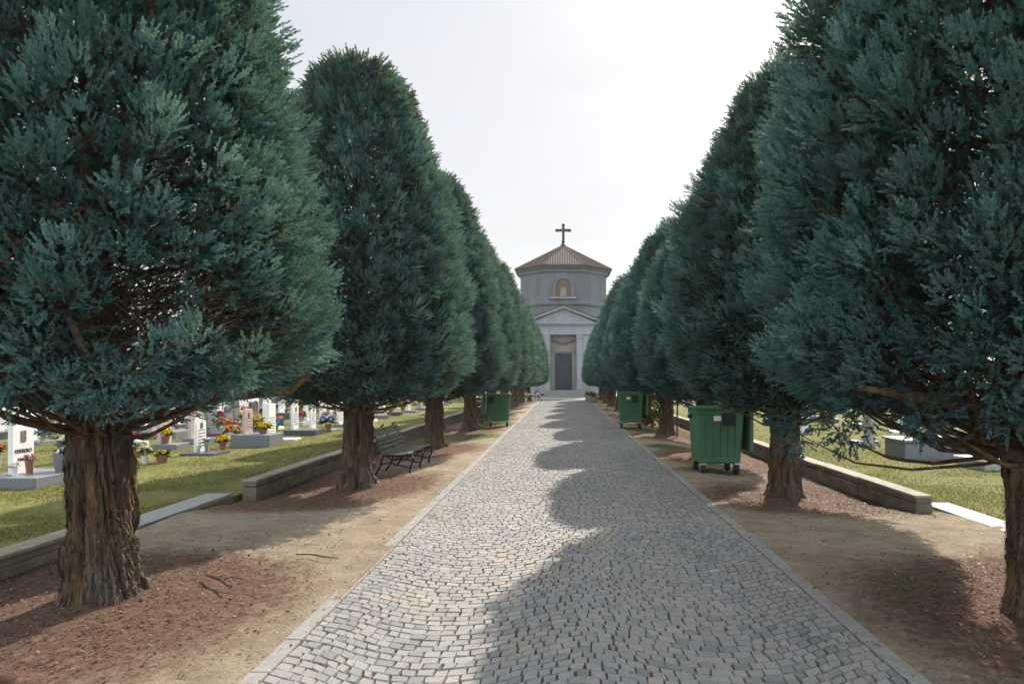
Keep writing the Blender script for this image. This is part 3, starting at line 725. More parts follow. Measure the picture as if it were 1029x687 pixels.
# ------------------------------------------------------------------ wheeled bins
def make_bin(label, loc, rz, sg, loff=.05):
    """wheeled refuse container, lid thrown open on the side sg; local -y face carries the black panel"""
    t = thing('wheeled_bin', label, 'bin', loc, rz, 'green wheeled bins')
    W, Dp, H0, H1 = .40, .36, .19, 1.12
    def ring(w, d, z, c=.05):
        return [(-w + c, -d, z), (w - c, -d, z), (w, -d + c, z), (w, d - c, z), (w - c, d, z), (-w + c, d, z), (-w, d - c, z), (-w, -d + c, z)]
    mb = MB()
    mb.loft([ring(W - .075, Dp - .07, H0), ring(W - .055, Dp - .05, H0 + .03), ring(W - .012, Dp - .01, H1 - .14), ring(W, Dp, H1 - .10), ring(W, Dp, H1 - .03),
             ring(W + .028, Dp + .028, H1 - .03), ring(W + .028, Dp + .028, H1), ring(W - .03, Dp - .03, H1), ring(W - .09, Dp - .08, .30)])
    for k in range(5):      # moulded ribs on the faces
        x = -.24 + .12 * k
        mb.add([(x - .012, -Dp + .045, .30), (x + .012, -Dp + .045, .30), (x + .012, -Dp + .004, .90), (x - .012, -Dp + .004, .90),
                (x - .008, -Dp + .032, .31), (x + .008, -Dp + .032, .31), (x + .008, -Dp - .008, .89), (x - .008, -Dp - .008, .89)],
               [(4, 5, 6, 7), (0, 1, 5, 4), (1, 2, 6, 5), (2, 3, 7, 6), (3, 0, 4, 7)])
    mb.build('body', M['green'], t, bevel=.008)
    lid = MB(); hx = sg * (W + .05)
    lid.box(min(hx + sg * .012, hx + sg * .075), max(hx + sg * .012, hx + sg * .075), -Dp - .02, Dp + .02, .40, H1 + .03)
    lid.box(min(hx + sg * .075, hx + sg * .092), max(hx + sg * .075, hx + sg * .092), -Dp + .06, Dp - .06, .48, H1 - .06)
    lid.box(min(sg * (W + .03), hx + sg * .03), max(sg * (W + .03), hx + sg * .03), -.2, .2, H1 - .018, H1 + .018)
    l = lid.build('lid', M['green'], t, bevel=.014)
    lip = MB(); lip.tube([(sg * (W + .06), -Dp - .01, H1 + .025), (sg * (W + .06), Dp + .01, H1 + .025)], .018, 8); lip.build('hinge_bar', M['greend'], l)
    px = .13 if sg > 0 else -.26
    MB().box(px - .095, px + .095, -Dp - .022, -Dp - .004, .82, 1.03).build('black_panel', M['black'], t, bevel=.004)
    if sg > 0: MB().box(-.135, -.015, -Dp - .016, -Dp - .003, .90, .98).build('sticker', M['sticker'], t)
    mb = MB()
    mb.box(-W - .075, -W + .0, -.03, .03, .93, .99) if sg > 0 else mb.box(W, W + .06, -.03, .03, .93, .99)
    mb.build('lift_pin', M['greend'], t, bevel=.01)
    for sx in (-1, 1):
        for sy in (-1, 1):
            cx, cy = sx * (W - .12), sy * (Dp - .11)
            f = MB(); f.box(cx - .045, cx + .045, cy - .05, cy + .05, .175, .20)
            for s in (-1, 1): f.add([(cx + s * .042 - .004, cy - .03, .178), (cx + s * .042 + .004, cy - .03, .178), (cx + s * .042 + .004, cy + .04, .178), (cx + s * .042 - .004, cy + .04, .178),
                                     (cx + s * .042 - .004, cy + .012, .07), (cx + s * .042 + .004, cy + .012, .07), (cx + s * .042 + .004, cy + .048, .07), (cx + s * .042 - .004, cy + .048, .07)],
                                    [(0, 1, 2, 3), (4, 7, 6, 5), (0, 4, 5, 1), (1, 5, 6, 2), (2, 6, 7, 3), (3, 7, 4, 0)])
            w = f.build('caster', M['zinc'], t)
            wl = MB(); R = .10
            wl.loft([[(cx + xx, cy + .03 + r * math.cos(a), .100 + r * math.sin(a)) for a in [2 * PI * k / 18 for k in range(18)]] for xx, r in ((-.032, R * .55), (-.032, R * .9), (-.022, R), (.022, R), (.032, R * .9), (.032, R * .55))])
            wl.build('wheel', M['black'], w, smooth=False)
    return t
b1 = make_bin('green wheeled bin with lid hung open, standing by the path in front of two cypresses', (2.74, 12.2, -.04), math.radians(3), 1)
b1.scale = (1.06, 1.06, 1.06)
dup(b1, 'smaller-looking far green wheeled bin with open lid, beside a yellow-green bush', (2.26, 22.6, .005), math.radians(-4), None, 'green wheeled bins')
make_bin('green wheeled bin with a sunlit edge on the bench side of the path', (-2.17, 23.4, .005), math.radians(3), -1)

# ------------------------------------------------------------------ bench
def make_bench(loc, rz):
    t = thing('park_bench', 'weathered slatted bench with black iron scroll frames, backed by the low wall', 'bench', loc, rz)
    L = 1.75      # runs along local y; sits facing +x
    prof_b = [(-.33, .47), (-.365, .55), (-.40, .63), (-.435, .71), (-.475, .79), (-.525, .86)]
    for i, (x, z) in enumerate([(p[0], p[1]) for p in prof_b]):
        pass
    bk = MB()
    for (x, z) in prof_b:
        ang = math.radians(24); rot = Matrix.Rotation(-ang, 3, 'Y')
        bk.box(x - .013, x + .013, 0, L, z - .033, z + .033, rot, (x, 0, z))
    bk.build('backrest', M['slat'], t, bevel=.004)
    st = MB()
    for k in range(6):
        x = -.26 + k * .083; z = .425 + (.012 if k == 5 else 0) + .006 * abs(k - 2)
        st.box(x - .034, x + .034, 0, L, z - .013, z + .013)
    st.build('seat', M['slat'], t, bevel=.004)
    for y in (.10, L * .5, L - .10):
        f = MB(); r = .020
        f.tube([(-.545, y, .93), (-.585, y, .925), (-.60, y, .89), (-.575, y, .865), (-.535, y, .86), (-.49, y, .775), (-.42, y, .62), (-.36, y, .50), (-.30, y, .43), (-.24, y, .395)], r, 8)
        f.tube([(-.30, y, .40), (0, y, .395), (.18, y, .40), (.235, y, .42)], r, 8)
        f.tube([(.21, y, .41), (.255, y, .33), (.205, y, .22), (.18, y, .12), (.215, y, .03), (.265, y, .0)], r, 8)
        f.tube([(-.32, y, .43), (-.36, y, .30), (-.40, y, .17), (-.47, y, .06), (-.53, y, .0)], r, 8)
        f.tube([(-.375, y, .23), (-.2, y, .27), (0, y, .22), (.195, y, .18)], r * .7, 7)
        f.tube([(-.25, y, .39), (-.18, y, .33), (-.10, y, .31), (-.04, y, .34), (-.06, y, .38)], r * .6, 7)
        f.tube([(.16, y, .39), (.10, y, .33), (.03, y, .31), (-.02, y, .34)], r * .6, 7)
        f.build('iron_frame', M['iron'], t, smooth=True)
    return t
bench = make_bench((-2.92, 12.2, -.125), math.radians(-2)); bench.scale = (.95, .95, .95)

# ------------------------------------------------------------------ graves
_worn = {}
def worn_mat(key):
    """stone face with rows of small worn dark characters, too weathered to read"""
    if key in _worn: return _worn[key]
    t = NT('worn_inscription_' + key); v = t.coord('Object'); sp = t.node('ShaderNodeSeparateXYZ'); t.link(v, sp.inputs[0])
    z = t.math('MULTIPLY', sp.outputs['Z'], 14.0); fr = t.math('FRACT', z); fl = t.math('FLOOR', z)
    cb = t.node('ShaderNodeCombineXYZ'); t.link(t.math('MULTIPLY', sp.outputs['Y'], 62.0), cb.inputs[1]); t.link(t.math('MULTIPLY', fl, 7.3), cb.inputs[0]); t.link(t.math('MULTIPLY', fr, 1.2), cb.inputs[2])
    row = t.math('MULTIPLY', t.math('GREATER_THAN', fr, .3), t.math('LESS_THAN', fr, .74))
    mk = t.math('MULTIPLY', row, t.math('GREATER_THAN', t.noise(cb.outputs[0], 1.0, 2, .6), .47))
    c = {'marble': (.74, .72, .70), 'pinkm': (.49, .37, .34), 'greym': (.22, .23, .255), 'darkm': (.07, .07, .078), 'gravelw': (.38, .37, .35)}[key]
    t.color(t.mix(mk, c, (.035, .032, .03) if key != 'darkm' else (.30, .24, .14))); t.b.inputs['Roughness'].default_value = .5
    _worn[key] = t.m; return t.m
def headstone_poly(w, h, kind):
    if kind == 'round': return [(-w / 2, 0), (w / 2, 0), (w / 2, h - w * .35)] + [(w / 2 * math.cos(a), h - w * .35 + w * .35 * math.sin(a)) for a in np.linspace(.2, PI - .2, 9)] + [(-w / 2, h - w * .35)]
    if kind == 'shoulder': return [(-w / 2, 0), (w / 2, 0), (w / 2, h * .84), (w * .36, h * .88), (w * .30, h), (-w * .30, h), (-w * .36, h * .88), (-w / 2, h * .84)]
    if kind == 'slant': return [(-w / 2, 0), (w / 2, 0), (w / 2, h), (-w / 2, h * .86)]
    if kind == 'wave': return [(-w / 2, 0), (w / 2, 0), (w / 2, h * .93), (w * .25, h), (-w * .1, h * .94), (-w * .35, h * .9), (-w / 2, h * .97)]
    return [(-w / 2, 0), (w / 2, 0), (w / 2, h), (-w / 2, h)]

def text_mesh(body, size):
    cu = bpy.data.curves.new('lettering_curve', 'FONT'); cu.body = body; cu.size = size; cu.align_x = 'CENTER'; cu.extrude = .003
    ob = bpy.data.objects.new('lettering_tmp', cu); COL.objects.link(ob)
    me = bpy.data.meshes.new_from_object(ob.evaluated_get(bpy.context.evaluated_depsgraph_get()))
    bpy.data.objects.remove(ob); bpy.data.curves.remove(cu); me.materials.clear(); return me

def make_grave(label, loc, w=.45, h=.8, th=.08, kind='flat', mat='marble', base='greym', bw=.9, bl=.75, bh=.12, photo=True, lines=None, rough=4, rz=0., group='headstones on the lawn', basex=.12):
    """headstone facing local +x on a plinth; returns the Empty"""
    t = thing('headstone', label, 'grave', loc, rz, group)
    if bh: MB().box(-bl / 2 + basex, bl / 2 + basex, -bw / 2, bw / 2, -.08, bh).build('plinth', M[base], t, bevel=.01)
    s = MB().prism([(u, v + bh + (0 if bh else -.08)) for u, v in headstone_poly(w, h, kind)], 'x', -th / 2, th / 2).build('stone', M[mat], t, bevel=.006)
    fx = th / 2
    if photo:
        z = bh + h * .76; MB().add([(fx + .009, .055 * math.cos(a), z + .075 * math.sin(a)) for a in [2 * PI * k / 16 for k in range(16)]] + [(fx + .001, .055 * math.cos(a), z + .075 * math.sin(a)) for a in [2 * PI * k / 16 for k in range(16)]],
              [tuple(range(16))] + [(k, 16 + k, 16 + (k + 1) % 16, (k + 1) % 16) for k in range(16)]).build('portrait', M['photo'], t)
    if lines:
        for i, (txt, sz, zz) in enumerate(lines):
            me = text_mesh(txt, sz); o = link('lettering', me, M['ink'], t, (fx + .004, 0, bh + zz)); o.rotation_euler = (PI / 2, 0, PI / 2)
    elif rough:      # worn, unreadable bronze marks
        y0 = -w * .36; y1 = w * .36; z0 = bh + h * (.60 - .11 * rough); z1 = bh + h * .64
        MB().add([(fx + .0015, y0, z0), (fx + .0015, y1, z0), (fx + .0015, y1, z1), (fx + .0015, y0, z1)], [(0, 1, 2, 3)]).build('inscription', worn_mat(mat), t)
    return t

# flowers in pots --------------------------------------------------
def blossoms_mesh(n, R, size, seed, h0=0., flat=.75, shape='ball'):
    r = np.random.default_rng(seed)
    d = r.normal(0, 1, (n, 3)); d[:, 2] = np.abs(d[:, 2]) * .9; d /= np.linalg.norm(d, axis=1, keepdims=True)
    p = d * R * r.uniform(.7, 1.05, (n, 1)); p[:, 2] = p[:, 2] * flat + h0
    V = []; Fs = []; T = []
    for i in range(n):
        z = d[i] + r.normal(0, .3, 3); z /= np.linalg.norm(z); x = np.cross(z, [0.3, .1, 1]); x /= np.linalg.norm(x) + 1e-9; y = np.cross(z, x); s = size * r.uniform(.7, 1.3); o = len(V); t = r.random()
        for k in range(6):
            a = 2 * PI * k / 6; V.append(p[i] + (x * math.cos(a) + y * math.sin(a)) * s + z * s * .15); T.append(t)
        V.append(p[i] + z * s * .55); T.append(min(1, t + .2)); V.append(p[i] - z * s * .5); T.append(max(0, t - .3))
        for k in range(6): Fs += [(o + k, o + (k + 1) % 6, o + 6), (o + (k + 1) % 6, o + k, o + 7)]
    return mesh_np('blossoms', np.array(V), np.array(Fs), tint=np.array(T))
def leaves_mesh(n, R, L, seed, h0=0., up=.6):
    r = np.random.default_rng(seed)
    th = r.uniform(0, 2 * PI, n); d = np.stack([np.cos(th), np.sin(th), r.uniform(-.1, up + .6, n)], 1); d /= np.linalg.norm(d, axis=1, keepdims=True)
    b = np.stack([np.zeros(n), np.zeros(n), np.full(n, h0)], 1) + d * R * r.uniform(.1, .8, (n, 1))
    w = np.cross(d, r.normal(0, 1, (n, 3))); w /= np.linalg.norm(w, axis=1, keepdims=True); ll = L * r.uniform(.6, 1.3, (n, 1))
    V = np.stack([b, b + d * ll * .5 + w * ll * .18, b + d * ll - np.array([0, 0, .25]) * ll, b + d * ll * .5 - w * ll * .18], 1).reshape(-1, 3)
    return mesh_np('leaves', V, np.arange(4 * n).reshape(-1, 4), tint=np.repeat(r.random(n), 4))
_pots = {}
def pot(label, loc, color='yellow', potm='clay', R=.15, ph=.16, pr=.09, n=60, bs=.026, tall=0., leafy=70, group='flowers left on the graves', seed=1, second=None):
    key = (color, potm, R, ph, pr, n, bs, tall, leafy, second)
    if key in _pots: return dup(_pots[key], label, loc, random.uniform(0, 6.28), None, group)
    t = thing('flower_pot', label, 'flowers', loc, 0, group)
    MB().lathe([(pr * .68, 0), (pr * .95, ph * .85), (pr * 1.08, ph * .86), (pr * 1.08, ph), (pr * .9, ph), (pr * .85, ph * .8)], 14).build('pot', M[potm], t)
    top = ph + tall
    if leafy:
        lm = leaves_mesh(leafy, R * .9, R * .75, seed + 3, top * .92, .5)
        link('leaves', lm, M['leaf'], t)
    if n: link('blossoms', blossoms_mesh(n, R, bs, seed, top + R * .12), M['p_' + color], t)
    if second: link('blossoms', blossoms_mesh(n // 2, R * .95, bs, seed + 9, top + R * .15), M['p_' + second], t)
    if tall:
        mb = MB()
        for k in range(7): a = k * .9; mb.tube([(.02 * math.cos(a), .02 * math.sin(a), ph * .7), (R * .5 * math.cos(a), R * .5 * math.sin(a), top)], .004, 4, False)
        mb.build('stems', M['leaf'], t)
    _pots[key] = t; return t

GZ = -.04
def L_at(px, py): x, d = ground_at(px, py, GZ); return (x, d, GZ)
# -- front row beside the first trunk
g1 = L_at(20, 486)
make_grave('white headstone lettered FERRERO MARIA on a wide grey plinth by the thickest trunk', (g1[0] - .02, g1[1] + .05, GZ), .44, .80, .075, 'wave', 'marble', 'greym', 1.15, .95, .17, False, [('FERRERO', .085, .33), ('MARIA', .075, .20)], basex=.2)
ph = MB().box(.0395, .046, -.05, .05, .17 + .50, .17 + .68).build('portrait_plate', M['photo'], bpy.data.objects['headstone'])
tb = thing('planter_box', 'grey square stone planter beside the white headstone lettered FERRERO MARIA', 'planter', (g1[0] + .55, g1[1] + .33, GZ + .17), 0)
MB().loft([[(-a, -a, z), (a, -a, z), (a, a, z), (-a, a, z)] for a, z in ((.135, 0), (.16, .30), (.14, .30), (.13, .12))]).build('box', M['greym'], tb, bevel=.008)
pot('white and purple flowers filling the grey square planter', (g1[0] + .55, g1[1] + .33, GZ + .30), 'white', 'stonepot', .19, .12, .11, 46, .030, .02, 60, second='purple', seed=5)
pot('dark flower vase with pinkish blooms at the foot of the FERRERO MARIA headstone', (g1[0] + .17, g1[1] - .02, GZ + .17), 'pink', 'clay', .085, .22, .065, 16, .02, .02, 26, seed=6)
pot('small white vase with white flowers on the FERRERO MARIA plinth', (g1[0] + .16, g1[1] - .30, GZ + .17), 'white', 'whitepot', .07, .14, .05, 16, .02, .01, 18, seed=7)
pot('red flowers at the picture edge beside the FERRERO MARIA grave', (L_at(-3, 470)[0], L_at(-3, 470)[1], GZ), 'red', 'stonepot', .12, .30, .08, 34, .028, .05, 40, seed=8)
# -- flowers just beyond the first trunk
q = L_at(146, 466); pot('tall bunch of cream lilies on the grass with no headstone', q, 'cream', 'whitepot', .13, .16, .07, 36, .03, .09, 70, seed=9)
q = L_at(163, 465); pot('brown pot of yellow-green plant standing beside the cream lilies', q, 'yellow', 'clay', .13, .17, .12, 30, .018, .0, 120, seed=10)
# -- second grave
g = L_at(201, 456)
make_grave('slim white headstone on a thin dark plinth with yellow-orange flowers beside it', (g[0], g[1], GZ), .40, .78, .07, 'round', 'marble', 'darkm', .75, .75, .05, True)
pot('small dark vase of greenery against the slim white headstone', (g[0] + .13, g[1] + .04, GZ + .05), 'white', 'stonepot', .08, .22, .055, 5, .016, .03, 50, seed=11)
q = L_at(224, 453); pot('yellow and orange chrysanthemums in a stone vase', (q[0], q[1], GZ), 'yellow', 'clay', .16, .22, .085, 60, .026, .02, 60, second='orange', seed=12)
# -- third: block tomb with bright yellow flowers
g = L_at(247, 448)
make_grave('grey block tomb with a pale pink headstone and bright yellow flowers on top', (g[0], g[1] + .1, GZ), .42, .62, .07, 'flat', 'pinkm', 'greym', .85, .95, .30, True, basex=.25)
pot('bright yellow chrysanthemums on the grey block tomb', (g[0] + .38, g[1] + .12, GZ + .30), 'yellow', 'clay', .19, .15, .11, 95, .026, 0, 60, seed=13)
g = L_at(272, 442)
make_grave('tall narrow white headstone set straight in the grass behind the block tomb', (g[0], g[1], GZ), .46, .95, .09, 'flat', 'marble', 'marble', .5, .9, .05, False, rough=5, basex=.3)
g = L_at(297, 437)
make_grave('white headstone with black inscription on a dark slab, shoulder-shaped', (g[0] - .1, g[1] + .2, GZ), .42, .80, .07, 'shoulder', 'marble', 'darkm', .85, .95, .16, True, basex=.3)
g = L_at(314, 433)
make_grave('white headstone beside the pot of blue-green spruce-like flowers', (g[0], g[1], GZ), .44, .82, .07, 'slant', 'marble', 'greym', .8, .9, .06, True, basex=.3)
q = L_at(330, 434); pot('bushy blue and white flowers in a clay pot near the second trunk', (q[0], q[1], GZ), 'blue', 'clay', .24, .24, .10, 40, .04, .10, 120, second='white', seed=14)
q = L_at(307, 437); pot('small white vase at the corner of the dark slab grave', (q[0], q[1], GZ), 'white', 'whitepot', .07, .12, .05, 12, .018, 0, 12, seed=15)
# -- second row
g = L_at(155, 440)
make_grave('pink granite headstone on a raised grey tomb with purple flowers', (g[0] - .1, g[1] + .2, GZ), .55, .85, .09, 'wave', 'pinkm', 'greym', .95, 1.1, .20, True, basex=.3)
pot('purple flower ball on the raised grey tomb', (g[0] + .42, g[1] + .1, GZ + .20), 'purple', 'whitepot', .17, .12, .09, 50, .03, .02, 40, seed=16)
pot('green leafy plant with a few blue flowers on the raised grey tomb', (g[0] + .12, g[1] + .05, GZ + .20), 'blue', 'stonepot', .16, .16, .09, 12, .024, .06, 110, seed=17)
g = L_at(128, 429)
tt = make_grave('pale headstone with two blue cloth panels draped over its sides', (g[0], g[1], GZ), .36, .9, .10, 'flat', 'marble', 'marble', .6, .7, .06, False, rough=0)
for s in (-1, 1): MB().add([(.06, s * .19, .92), (.06, s * .36, .10), (-.06, s * .36, .10), (-.06, s * .19, .92), (.06, s * .21, .93), (.06, s * .40, .08), (-.06, s * .40, .08), (-.06, s * .21, .93)],
    [(0, 1, 2, 3), (4, 7, 6, 5), (0, 4, 5, 1), (1, 5, 6, 2), (2, 6, 7, 3), (3, 7, 4, 0)]).build('cloth_panel', M['blue'], tt)
q = L_at(176, 434); pot('dark green bush of lilies with pale blooms near the purple flower ball', (q[0], q[1], GZ), 'cream', 'stonepot', .26, .2, .12, 12, .035, .18, 150, seed=18)
q = L_at(222, 431); pot('red roses in a clay vase on the lawn behind the yellow-orange flowers', (q[0], q[1], GZ), 'red', 'clay', .17, .36, .10, 40, .04, .10, 50, seed=19)
q = L_at(213, 432); pot('orange flowers in a clay vase next to the red roses', (q[0], q[1], GZ), 'orange', 'clay', .13, .24, .09, 30, .03, .06, 40, seed=20)

# -- farther rows: stones of a few kinds, each an object of its own
kinds = [('flat', 'marble', 'greym', 'white square-topped'), ('round', 'greym', 'darkm', 'grey round-topped'), ('shoulder', 'pinkm', 'greym', 'pink shouldered'),
         ('slant', 'marble', 'darkm', 'white slant-topped'), ('wave', 'darkm', 'greym', 'black wave-topped'), ('round', 'marble', 'marble', 'white round-topped'), ('flat', 'gravelw', 'gravelw', 'rough grey boulder-cut')]
fcols = ['white', 'red', 'pink', 'yellow', 'purple', 'orange', 'cream', 'blue', 'magenta']
protoG = {}; protoF = {}
rowname = ['second', 'third', 'fourth', 'fifth', 'sixth', 'seventh', 'eighth', 'ninth']
def far_grave(x, y, k, side, row):
    kd = kinds[k]; lab = '%s headstone in the %s lawn row behind the %s' % (kd[3], rowname[row], 'bench' if side < 0 else 'open bins')
    grp = 'headstones in the rows behind the ' + ('bench' if side < 0 else 'open bins')
    if k not in protoG: protoG[k] = make_grave(lab, (x, y, GZ), .5, .85, .09, kd[0], kd[1], kd[2], .62, .6, [.10, .18, .12, .22, .14, .08, .12][k], True, group=grp, basex=.14); return protoG[k]
    return dup(protoG[k], lab, (x, y, GZ), random.uniform(-.05, .05), (1, random.uniform(.85, 1.15), random.uniform(.85, 1.2)), grp)
def far_pot(x, y, z, k, side, row, par):
    lab = '%s flowers at a headstone in the %s lawn row behind the %s' % (fcols[k], rowname[row], 'bench' if side < 0 else 'open bins')
    grp = 'flowers in the rows behind the ' + ('bench' if side < 0 else 'open bins')
    pm = ['clay', 'stonepot', 'whitepot'][k % 3]
    if k not in protoF: protoF[k] = pot(lab, (x, y, z), fcols[k], pm, .17 + .01 * k, .2, .10, 34, .04, .04, 40, grp, 30 + k); return
    dup(protoF[k], lab, (x, y, z), random.uniform(0, 6), random.uniform(.6, 1.05), grp)
rr = random.Random(5)
for row, x0 in enumerate((-9.7, -11.7, -13.6, -15.7, -18.0, -20.6, -23.6, -27.4)):
    y = 13.2 + row * 1.0 + rr.uniform(0, 1)
    while y < 40 + row * 2:
        pxx = CX + F * x0 / y
        if row != 1 or not (115 < pxx < 185):
            if pxx > -20 and rr.random() < .88:
                k = rr.choice([0, 0, 1, 2, 3, 3, 4, 5, 5, 6]); far_grave(x0 + rr.uniform(-.15, .15), y, k, -1, row)
                if rr.random() < .68: far_pot(x0 + rr.uniform(.18, .32), y + rr.uniform(-.2, .2), GZ + [.10, .18, .12, .22, .14, .08, .12][k], rr.randrange(9), -1, row, None)
                if rr.random() < .28: far_pot(x0 + rr.uniform(.5, .8), y + rr.uniform(-.5, .5), GZ, rr.randrange(9), -1, row, None)
        y += rr.uniform(1.05, 1.5) + row * .05
y = 24.0
while y < 47:      # the row nearest the wall, past the bench
    far_grave(-7.7 + rr.uniform(-.2, .2), y, rr.choice([0, 1, 2, 3, 5]), -1, 0)
    if rr.random() < .8: far_pot(-7.3, y + .2, GZ + .2, rr.randrange(9), -1, 0, None)
    y += rr.uniform(1.9, 3.0)
# graves on the other lawn
g = L_at(947, 462)
tt = thing('block_tomb', 'long grey stone block tomb on the lawn beyond the low forked limb', 'grave', (g[0], g[1] + .5, GZ))
MB().box(-.75, .55, -.45, .45, -.05, .36).build('block', M['greym'], tt, bevel=.02)
MB().box(-.80, .60, -.50, .50, .364, .41).build('cover_slab', M['slab'], tt, bevel=.01)
pot('white flowers on the long grey block tomb', (g[0] + .1, g[1] + .5, GZ + .41), 'white', 'stonepot', .15, .14, .09, 30, .03, .02, 50, seed=21)
g = L_at(995, 472)
tt = thing('flat_tomb', 'low tomb with white marble lid, half hidden by the leaning trunk at the picture edge', 'grave', (g[0] + .35, g[1] + .35, GZ), .1)
MB().box(-.55, .75, -.40, .40, -.05, .15).build('kerb_block', M['gravelw'], tt, bevel=.01)
MB().box(-.58, .78, -.43, .43, .153, .20).build('marble_lid', M['marble'], tt, bevel=.008)
g = L_at(917, 452)
make_grave('narrow grey headstone beside the long grey block tomb', (g[0], g[1], GZ), .42, .7, .1, 'flat', 'greym', 'gravelw', .5, .6, .05, False, rough=0, rz=PI)
for row, x0 in enumerate((10.5, 13.8, 17.5, 21.5)):
    y = 13 + row * 1.5
    while y < 44:
        if rr.random() < .8:
            k = rr.choice([0, 1, 2, 3, 5, 6]); far_grave(x0 + rr.uniform(-.2, .2), y, k, 1, row).rotation_euler[2] = PI
            if rr.random() < .7: far_pot(x0 - .45, y + rr.uniform(-.3, .3), GZ + .2, rr.randrange(9), 1, row, None)
        y += rr.uniform(2.2, 3.6)
y = 17.5
while y < 46:
    far_grave(7.6 + rr.uniform(-.3, .3), y, rr.choice([0, 1, 5, 6, 3]), 1, 0).rotation_euler[2] = PI
    y += rr.uniform(3.2, 4.6)

# ------------------------------------------------------------------ small plants, stake, kerbside tubs near the chapel
def shrub(label, loc, R, h, n, L, mat):
    t = thing('shrub', label, 'shrub', loc)
    r = np.random.default_rng(int(abs(loc[0] * 100) + loc[1]))
    mb = MB()
    for k in range(9):
        a = r.uniform(0, 6.28); mb.tube([(0, 0, -.03), (R * .35 * math.cos(a), R * .35 * math.sin(a), h * .4), (R * .7 * math.cos(a), R * .7 * math.sin(a), h * .85)], [.012, .009, .004], 5, False)
    mb.build('stems', M['bark'], t)
    d = r.normal(0, 1, (n, 3)); d /= np.linalg.norm(d, axis=1, keepdims=True); p = d * r.uniform(.35, 1.0, (n, 1)) * np.array([R, R, h * .5]); p[:, 2] += h * .52
    dd = d + r.normal(0, .5, (n, 3)); dd /= np.linalg.norm(dd, axis=1, keepdims=True); w = np.cross(dd, r.normal(0, 1, (n, 3))); w /= np.linalg.norm(w, axis=1, keepdims=True)
    ll = L * r.uniform(.6, 1.3, (n, 1))
    V = np.stack([p, p + dd * ll * .5 + w * ll * .22, p + dd * ll, p + dd * ll * .5 - w * ll * .22], 1).reshape(-1, 3)
    link('leaves', mesh_np('leaves', V, np.arange(4 * n).reshape(-1, 4), tint=np.repeat(r.random(n), 4)), mat, t)
    return t
shrub('yellow-green bush beside the far bin with open lid', (2.98, 22.5, 0), .42, 1.15, 900, .11, M['leafy'])
shrub('dark green bush beside the bin on the bench side', (-2.85, 24.2, 0), .5, 1.1, 900, .10, M['leaf'])
t = thing('stake', 'thin wooden stake in the soil beside a trunk between the two open bins', 'stake', (3.28, 19.5, 0))
MB().tube([(0, 0, -.1), (.0, .0, .5), (.02, 0, 1.0)], .025, 8).build('pole', M['bark'], t); MB().box(-.04, .06, -.035, .035, .93, 1.01).build('tie', M['black'], t)
rr = random.Random(11)
tubs = [(-1.95, 48.2), (-2.1, 49.6), (-1.75, 51.0), (-1.9, 52.4), (-2.6, 47.0), (-2.3, 53.6)]
cc = ['white', 'pink', 'white', 'red', 'cream', 'white']
for i, (x, y) in enumerate(tubs):
    pot(['low white flowers in a pot at the path end on the bench side', 'pink flowers in a pot at the path end on the bench side', 'white flowers in a pot last but two before the chapel', 'red flowers in a pot near the chapel steps', 'cream flowers under the last but one cypress of the bench row', 'white flowers in a pot right before the chapel steps'][i],
        (x, y, .0), cc[i], 'clay' if i % 2 else 'whitepot', .34, .35, .22, 50, .075, .05, 60, 'potted flowers along the path end', 60 + i)
for i, (x, y) in enumerate([(2.15, 46.5), (2.05, 48.5), (2.0, 50.6), (2.1, 52.6)]):
    tt = thing('stone_tub', ['pale stone tub first in the line before the chapel', 'pale stone tub second in the line before the chapel', 'pale stone tub third in the line before the chapel', 'pale stone tub last in the line before the chapel'][i], 'planter', (x, y, 0), 0, 'stone tubs along the path end')
    MB().lathe([(.22, 0), (.30, .06), (.30, .30), (.36, .32), (.36, .40), (.28, .40), (.26, .3)], 16).build('tub', M['wallcap'], tt)
    link('leaves', leaves_mesh(80, .3, .22, 80 + i, .42), M['leafy'], tt)

# ------------------------------------------------------------------ chapel
ch = thing('chapel', 'grey octagonal cemetery chapel with tiled roof, iron cross and pedimented porch', 'chapel', (.1, 59.5, 0))
FZ = .62
def octa(ap, z, cy, ax=None):
    R = ap / math.cos(PI / 8); return [(R * math.cos(PI / 8 + k * PI / 4), cy + R * math.sin(PI / 8 + k * PI / 4), z) for k in range(8)]
AP, DC = 4.02, 6.2
MB().loft([octa(AP, -.1, DC), octa(AP, 11.45, DC)]).build('drum_wall', M['plaster'], ch, bevel=.03)
MB().loft([octa(AP + .02, 8.25, DC), octa(AP + .16, 8.3, DC), octa(AP + .2, 8.5, DC), octa(AP + .02, 8.62, DC)]).build('string_course', M['plaster'], ch)
MB().loft([octa(AP + .02, 11.2, DC), octa(AP + .14, 11.28, DC), octa(AP + .18, 11.5, DC), octa(AP + .38, 11.6, DC), octa(AP + .38, 11.68, DC)]).build('cornice', M['plaster'], ch)
rf = MB(); EA, EZ, AZ = AP + .48, 11.7, 14.35
rf.loft([octa(EA, EZ, DC), octa(EA, EZ + .07, DC), octa(.12, AZ, DC)])
half = EA * math.tan(PI / 8)
